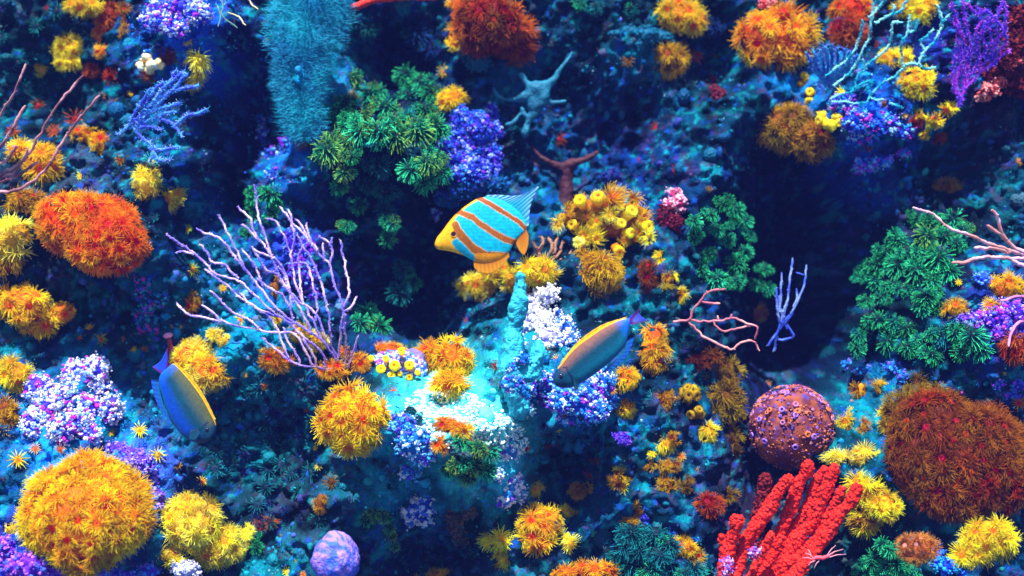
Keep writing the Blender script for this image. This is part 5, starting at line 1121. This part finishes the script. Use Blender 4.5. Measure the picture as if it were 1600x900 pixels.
def fin(name, root, org, y0, base, edge, colfn, yo=0., tilt=0., n=40, m=14, ray=.0006):
    A, B = dense(base, n), dense(edge, n); v = np.linspace(0, 1, m)
    X = A[:, None] * (1 - v)[None, :, None] + B[:, None] * v[None, :, None]
    rip = np.sin(np.arange(n) * 1.57)[:, None] * ray * v[None]
    Vs = []; 
    for s in (-1, 1):
        Y = y0 - yo * .001 + rip + s * .0009 * (1 - .75 * v)[None] - tilt * v[None] * .001
        Vs.append(np.stack([(X[..., 0] - 800) * (DCAM + y0) / DCAM / 1000, Y, (450 - X[..., 1]) * (DCAM + y0) / DCAM / 1000], -1).reshape(-1, 3))
    C_ = colfn(X[..., 0].ravel(), X[..., 1].ravel(), np.tile(v, n)); C_ = C_ * (.86 + .28 * (np.repeat(np.sin(np.arange(n) * 1.57) > 0, m))[:, None])
    N_ = n * m; F = []
    for i in range(n - 1):
        for j in range(m - 1):
            a, b, c, d = i * m + j, (i + 1) * m + j, (i + 1) * m + j + 1, i * m + j + 1
            F += [(a, b, c, d), (d + N_, c + N_, b + N_, a + N_)]
    for i in range(n - 1):
        a, b = i * m + m - 1, (i + 1) * m + m - 1; F.append((a, b, b + N_, a + N_))
        a, b = i * m, (i + 1) * m; F.append((b, a, a + N_, b + N_))
    for j in range(m - 1):
        F.append((j + 1, j, j + N_, j + 1 + N_)); q = (n - 1) * m; F.append((q + j, q + j + 1, q + j + 1 + N_, q + j + N_))
    mb = MB(); mb.add(np.concatenate(Vs), F, np.concatenate([C_, C_]))
    return link(name, mb.mesh(name, tuple(org)), M_FIN, root)
def ball(name, root, org, px, py, y, r, mat, flat=.6):
    mb = MB(); mb.add(ICO[3][0] * np.array([r, r * flat, r]) * .001 + np.array(at(px, py, y)), ICO[3][1], (.01, .01, .05)); return link(name, mb.mesh(name, tuple(org)), mat, root)
def mixl(a, b, t): t = np.asarray(t)[:, None]; return a * (1 - t) + b * t
cl = lambda *c: np.array(lin(*c))

# butterflyfish
y0 = on_wall(760, 360) - .17; org = at(755, 362, y0)
root = empty('butterflyfish', org, 'cyan butterflyfish with orange bands and yellow snout in the centre', 'fish')
TOP = [(679, 381), (683, 371), (691, 361), (702, 346), (713, 334), (730, 320), (750, 309), (772, 309), (795, 318), (812, 332), (822, 346), (823, 356)]
BOT = [(679, 383), (683, 389), (692, 391), (704, 393), (715, 396), (726, 400), (742, 408), (762, 410), (782, 404), (795, 394), (803, 380), (813, 367)]
S1 = [(712, 352), (716, 362), (724, 372), (740, 389), (762, 400), (790, 401)]; S2 = [(716, 331), (727, 335), (739, 340), (750, 350), (772, 364), (790, 374), (804, 379)]; S3 = [(748, 309), (760, 316), (774, 324), (797, 338), (812, 348), (821, 357)]
FACE = [(670, 384), (690, 358), (712, 330), (728, 316), (738, 316), (724, 328), (712, 342), (709, 352), (716, 362), (713, 373), (706, 377), (712, 389), (724, 398), (728, 403), (704, 398), (680, 392)]
def bcol(x, y, u, v):
    C_ = np.tile(cl(0, 165, 195), (len(x), 1)); C_ = C_ * (1 + .12 * np.sin(y * 1.1)[:, None])
    n_ = (vnoise(x / 7, y / 7, 1, 3) - .5) * 1.6
    f = inside(x, y, FACE); C_[f] = cl(235, 165, 0)
    top = seg_dist(x, y, TOP) < 2.6; C_[top & (x < 754)] = cl(240, 160, 0)
    d = seg_dist(x, y, [(711, 380), (722, 388), (742, 402), (752, 405)]); C_[d < 4.2] = cl(0, 148, 180)
    for S_, w, c in ((S1, 5.8, cl(150, 80, 0)), (S2, 4.2, cl(155, 80, 0)), (S3, 3.2, cl(150, 70, 0))):
        d = seg_dist(x, y, S_) + n_; C_[d < w] = c; e = (d >= w) & (d < w + 1.2); C_[e] = C_[e] * .45 + cl(230, 160, 0) * .55
    low = (y > 396) & (x > 742) & (x < 792); C_[low] = cl(225, 140, 0)
    C_[(x < 684)] = cl(220, 165, 10)
    return C_
fish_body(root, org, y0, TOP, BOT, 10, bcol)
fin('dorsal_fin', root, org, y0, [(752, 312), (775, 318), (797, 332), (812, 345), (821, 354)], [(760, 305), (778, 304.5), (800, 306), (816, 304), (827, 299), (842, 291), (834, 307), (829, 322), (827, 338), (826, 352)],
    lambda x, y, v: mixl(cl(20, 170, 205), cl(120, 190, 240), np.clip(v * 1.3 - .4, 0, 1)), ray=.0008, n=60)
fin('tail_fin', root, org, y0, [(821, 355), (817, 361), (809, 369)], [(826, 368), (825, 384), (819, 399), (811, 391), (806, 380)], lambda x, y, v: mixl(cl(200, 105, 0), cl(235, 160, 0), v))
fin('anal_fin', root, org, y0, [(739, 404), (755, 406), (772, 404), (795, 394)], [(741, 418), (748, 425), (764, 428), (782, 418), (796, 401)], lambda x, y, v: mixl(cl(205, 115, 0), cl(240, 165, 0), v))
e = ball('eye', root, org, 709, 366, y0 - .0078, 4.6, M_EYE, .55)
mb = MB(); c = np.array(at(709, 366, y0 - .0098)); a_ = np.linspace(0, 2 * math.pi, 25); P = c + np.stack([np.cos(a_), np.zeros(25), np.sin(a_)], 1) * .0046; tube(mb, P, .0006, lin(180, 110, 0), 6, False); link('eye_ring', mb.mesh('eye_ring', tuple(org)), M_FISH, e)
mb = MB(); P = np.array([tuple(at(a, b, y0 - .0012)) for a, b in ((679, 384), (684, 385.5), (689, 386))]); tube(mb, P, [.0003, .0006, .0003], lin(120, 60, 0), 5); link('mouth', mb.mesh('mouth', tuple(org)), M_FISH, root)

def surgeon(label, y0, top, bot, thick, tail, dorsal, anal, pect, eye, tailedge, bright, gill):
    """top outline = back with the yellow edge, snout to tail root"""
    c = ((top[4][0] + bot[4][0]) / 2, (top[4][1] + bot[4][1]) / 2); org = at(c[0], c[1], y0); root = empty('surgeonfish', org, label, 'fish')
    def col(x, y, u, v):
        back = cl(120, 75, 60) if bright < 1 else cl(75, 80, 50)
        C_ = mixl(np.tile(back, (len(x), 1)), np.tile(cl(0, 62, 85), (len(x), 1)), np.clip((v - .12) / .3, 0, 1))
        C_ = mixl(C_, np.tile(cl(0, 100, 130) if bright < 1 else cl(0, 65, 175), (len(x), 1)), np.clip((v - .5) / .25, 0, 1))
        C_ = mixl(C_, np.tile(cl(10, 95, 150), (len(x), 1)), np.clip((v - .85) / .12, 0, 1))
        C_ = mixl(C_, np.tile(cl(15, 100, 225), (len(x), 1)), np.clip((u - .82) / .14, 0, 1))
        C_ = mixl(C_, np.tile(cl(10, 55, 85), (len(x), 1)), np.clip((.2 - u) / .07, 0, 1))
        g = np.exp(-((u - .215) / .012) ** 2) * (np.abs(v - .55) < .35); C_ = mixl(C_, np.tile(cl(5, 30, 75), (len(x), 1)), g * .8)
        C_[(v < (.045 if bright < 1 else .025)) & (u > .13) & (u < .97)] = cl(235, 165, 0)
        return C_
    fish_body(root, org, y0, top, bot, thick, col)
    fin('dorsal_fin', root, org, y0, *dorsal, lambda x, y, v: mixl(cl(215, 140, 0), cl(245, 195, 0), v), ray=.0004)
    fin('anal_fin', root, org, y0, *anal, lambda x, y, v: mixl(cl(10, 110, 170), cl(20, 90, 220), v), ray=.0005)
    fin('tail_fin', root, org, y0, *tail, lambda x, y, v: np.where((np.minimum(seg_dist(x, y, tailedge[0]), seg_dist(x, y, tailedge[1])) < 2.6)[:, None], cl(95, 10, 150), cl(25, 80, 235)), n=50, m=30)
    fin('pectoral_fin', root, org, y0, *pect, lambda x, y, v: mixl(cl(0, 60, 85), cl(5, 85, 115), v), yo=thick * .92, tilt=2)
    ball('eye', root, org, eye[0], eye[1], y0 - thick * .00075, 3.2, M_EYE, .6)
    mb = MB(); g = [(pect[0][0][0] + a, pect[0][0][1] + b) for a, b in gill]; P = np.array([tuple(at(a, b, y0 - thick * .00088 + abs(q - 2) * .0012)) for q, (a, b) in enumerate(g)]); tube(mb, spline(P, .001), .0007, lin(0, 35, 75), 5); link('gill_cover', mb.mesh('gill_cover', tuple(org)), M_FISH, root)
surgeon('surgeonfish with yellow back edge swimming down to the left, right of centre', on_wall(940, 560) - .16,
        [(864, 594), (866, 584), (871, 575), (878, 566), (889, 551), (903, 537), (921, 524), (939, 512), (960, 502), (974, 498), (983, 497)],
        [(865, 598), (869, 603), (877, 606), (888, 606), (900, 603), (919, 592), (937, 579), (955, 564), (969, 550), (978, 536), (984, 507)], 13,
        ([(981, 498), (983, 502), (984, 508)], [(1001, 480), (998, 488), (1003, 495), (1016, 501)]),
        ([(876, 569), (903, 538), (939, 513), (972, 499)], [(877, 565), (903, 534), (939, 508.5), (981, 494.5)]),
        ([(939, 583), (957, 567), (972, 552), (980, 532)], [(946, 582), (968, 567), (984, 549), (992, 525)]),
        ([(890, 582), (893, 588), (895, 594)], [(901, 592), (904, 602), (898, 612)]), (877, 588),
        ([(984, 503), (993, 490), (1001, 480)], [(984, 505), (1000, 506), (1016, 501)]), .8, [(-10, -9), (-4, -5), (-2, 1), (-2, 8), (-5, 14)])
surgeon('surgeonfish with yellow back edge swimming down to the right by the yellow hump', on_wall(290, 630) - .15,
        [(333, 682), (338, 672), (336, 657), (326, 636), (317, 620), (308, 607), (298, 594), (288, 583), (279, 574), (271, 568), (262, 575)],
        [(329, 686), (320, 692), (308, 692), (297, 688), (285, 680), (272, 664), (260, 640), (253, 618), (249, 602), (249, 590), (253, 582)], 13,
        ([(263, 577), (258, 581), (252, 584)], [(262, 543), (256, 556), (249, 566), (237, 574)]),
        ([(333, 655), (318, 624), (298, 595), (273, 569)], [(337, 655), (321, 622), (301, 592), (272, 564)]),
        ([(272, 664), (258, 638), (250, 610), (249, 596)], [(262, 656), (246, 632), (238, 606), (236, 592)]),
        ([(312, 666), (306, 670), (300, 672)], [(316, 676), (308, 686), (298, 684)]), (323, 672),
        ([(260, 580), (264, 562), (262, 543)], [(255, 583), (246, 580), (237, 574)]), 1.2, [(14, -6), (8, -4), (3, 0), (0, 6), (-2, 13)])

# ------------------------------------------------------------------ small growth all over the rock (nobody could count it)
def crust(N1, seedk, rlo, rhi, pw, sub, name, label, acc_amt=1.0, lo=.22, gate=4.):
    px = rng.uniform(-260, 1860, N1); py = rng.uniform(-180, 1080, N1)
    d = vnoise(px / 45, py / 45, 1, seedk); b = wall_col(px, py); lum = b.sum(1)
    keep = rng.random(N1) < np.clip((d - .25) * 2, 0.05, 1) * np.clip(lo + lum * gate, 0, 1)
    if rhi > 5:      # big knobs keep clear of the corals
        for (ox, oz, orx, orz) in OCC: keep &= ((px - ox) / (orx + rhi)) ** 2 + ((py - oz) / (orz + rhi)) ** 2 > 1
    px, py, b, lum = px[keep], py[keep], b[keep], lum[keep]
    P = on_wall_arr(px, py); n = len(P)
    acc = np.array([lin(*c) for c in ((0, 150, 165), (10, 195, 210), (25, 90, 240), (0, 135, 225), (90, 45, 220), (150, 205, 225), (190, 40, 160), (180, 140, 50), (40, 170, 130), (190, 100, 25), (90, 30, 40))])
    pr_ = np.array([.34, .2, .13, .17, .03, .02, .01, .03, .09, .02, .02]) + np.array([0, 0, 0, 0, 0, .03, .02, .01, 0, .01, 0]) * 0
    # neighbours belong to the same colony, so the kind changes in small patches, not lump by lump
    cell = np.floor(vnoise(px / 28, py / 28, 1, seedk + 1) * 9 + vnoise(px / 9, py / 9, 1, seedk + 2) * 5).astype(int)
    tbl = rng.choice(len(acc), 64, p=pr_ / pr_.sum()); ci = tbl[cell % 64]
    sw = rng.random(n) < .25; ci[sw] = rng.choice(len(acc), sw.sum(), p=pr_ / pr_.sum())
    w = rng.random((n, 1)) ** 1.3 * np.clip(.15 + lum[:, None] * 3, 0, 1) * acc_amt
    Cc = b * 1.3 * (1 - w) + acc[ci] * w * 1.4
    R = .001 * (rlo + (rhi - rlo) * rng.random(n) ** pw)
    mb = MB(); P = P + np.array([0, -1, 0]) * R[:, None] * .2
    lumps(mb, P, R, Cc, sub, rough=.55 if sub < 2 else .28)
    tag(link(name, mb.mesh(name), M_COL), label, 'crust', kind='stuff')
    print(name, n)
    return P, Cc
P, Cc = crust(56000, 18, .9, 3.0, 1.8, 0, 'reef_crust', 'small lumps of crust growing over the dark reef rock')
P2, C2 = crust(9000, 20, 3, 8, 2.2, 1, 'reef_rubble', 'rounded knobs of encrusted rubble on the reef rock', .6)
P3, C3 = crust(900, 21, 8, 14, 2, 3, 'reef_cobbles', 'larger rounded rock knobs covered in crust on the reef', .25)
# bushy little tufts: each a spray of short bristles from one point
nt = 2600; i = rng.integers(0, len(P), nt); nb = 14
base = np.repeat(P[i], nb, 0); tc = np.repeat(Cc[i], nb, 0); sz = np.repeat(.004 + .007 * rng.random(nt) ** 1.5, nb)
dd = randdir(nt * nb); dd[:, 1] = -np.abs(dd[:, 1]) - .25; dd[:, 2] += .25; dd /= np.linalg.norm(dd, axis=1, keepdims=True)
mb = MB(); hairs(mb, base, dd, sz * (.7 + .6 * rng.random(nt * nb)), .0006, tc * .8, bend=.4)
i = rng.integers(0, len(P), 9000); dd = randdir(9000); dd[:, 1] = -np.abs(dd[:, 1]) - .3; dd /= np.linalg.norm(dd, axis=1, keepdims=True)
hairs(mb, P[i] + rng.normal(size=(9000, 3)) * .005, dd, .003 + .006 * rng.random(9000), .0005, Cc[i] * .9)
tag(link('reef_turf', mb.mesh('reef_turf'), M_HAIR), 'short fine turf of bristles on the reef rock', 'turf', kind='stuff')
# white pellets on top of the ledge
m_ = 6000; a = rng.random(m_) * 6.28; r = np.sqrt(rng.random(m_)); lx = 728 + 96 * r * np.cos(a); ly = 664 + 50 * r * np.sin(a) + (lx - 725) * .28
P = on_wall_arr(lx, ly); K = np.array([lin(*c) for c in ((235, 250, 255), (190, 235, 245), (90, 200, 225), (250, 240, 250), (60, 170, 210))])
mb = MB(); lumps(mb, P + rng.normal(size=P.shape) * .001, .0012 + .0018 * rng.random(m_), K[rng.choice(5, m_, p=(.45, .28, .1, .1, .07))], 0)
tag(link('ledge_crust', mb.mesh('ledge_crust'), M_COL), 'white pebbly crust covering the top of the rock ledge', 'crust', kind='stuff')
# the water itself: one even volume round camera, reef and sea floor
hz = bpy.data.materials.new('sea_water_haze'); hz.use_nodes = True; N = hz.node_tree.nodes; N.clear()
v = N.new('ShaderNodeVolumePrincipled'); v.inputs['Color'].default_value = (.10, .16, .95, 1); v.inputs['Density'].default_value = .018
o = N.new('ShaderNodeOutputMaterial'); hz.node_tree.links.new(v.outputs[0], o.inputs['Volume'])
hv = np.array([(x, y, z) for x in (-11, 11) for y in (-10, 2.2) for z in (-2.1, 2.0)], float)
hf = np.array([(0, 1, 3, 2), (4, 6, 7, 5), (0, 4, 5, 1), (2, 3, 7, 6), (0, 2, 6, 4), (1, 5, 7, 3)])
tag(link('haze', mesh_from('haze', hv, hf, smooth=False), hz), 'thin blue sea water haze filling the whole scene', 'haze', kind='stuff')
print('objects', len(SC.objects), 'tris', sum(len(m.loop_triangles) if m.loop_triangles else sum(1 for p in m.polygons) for m in bpy.data.meshes))
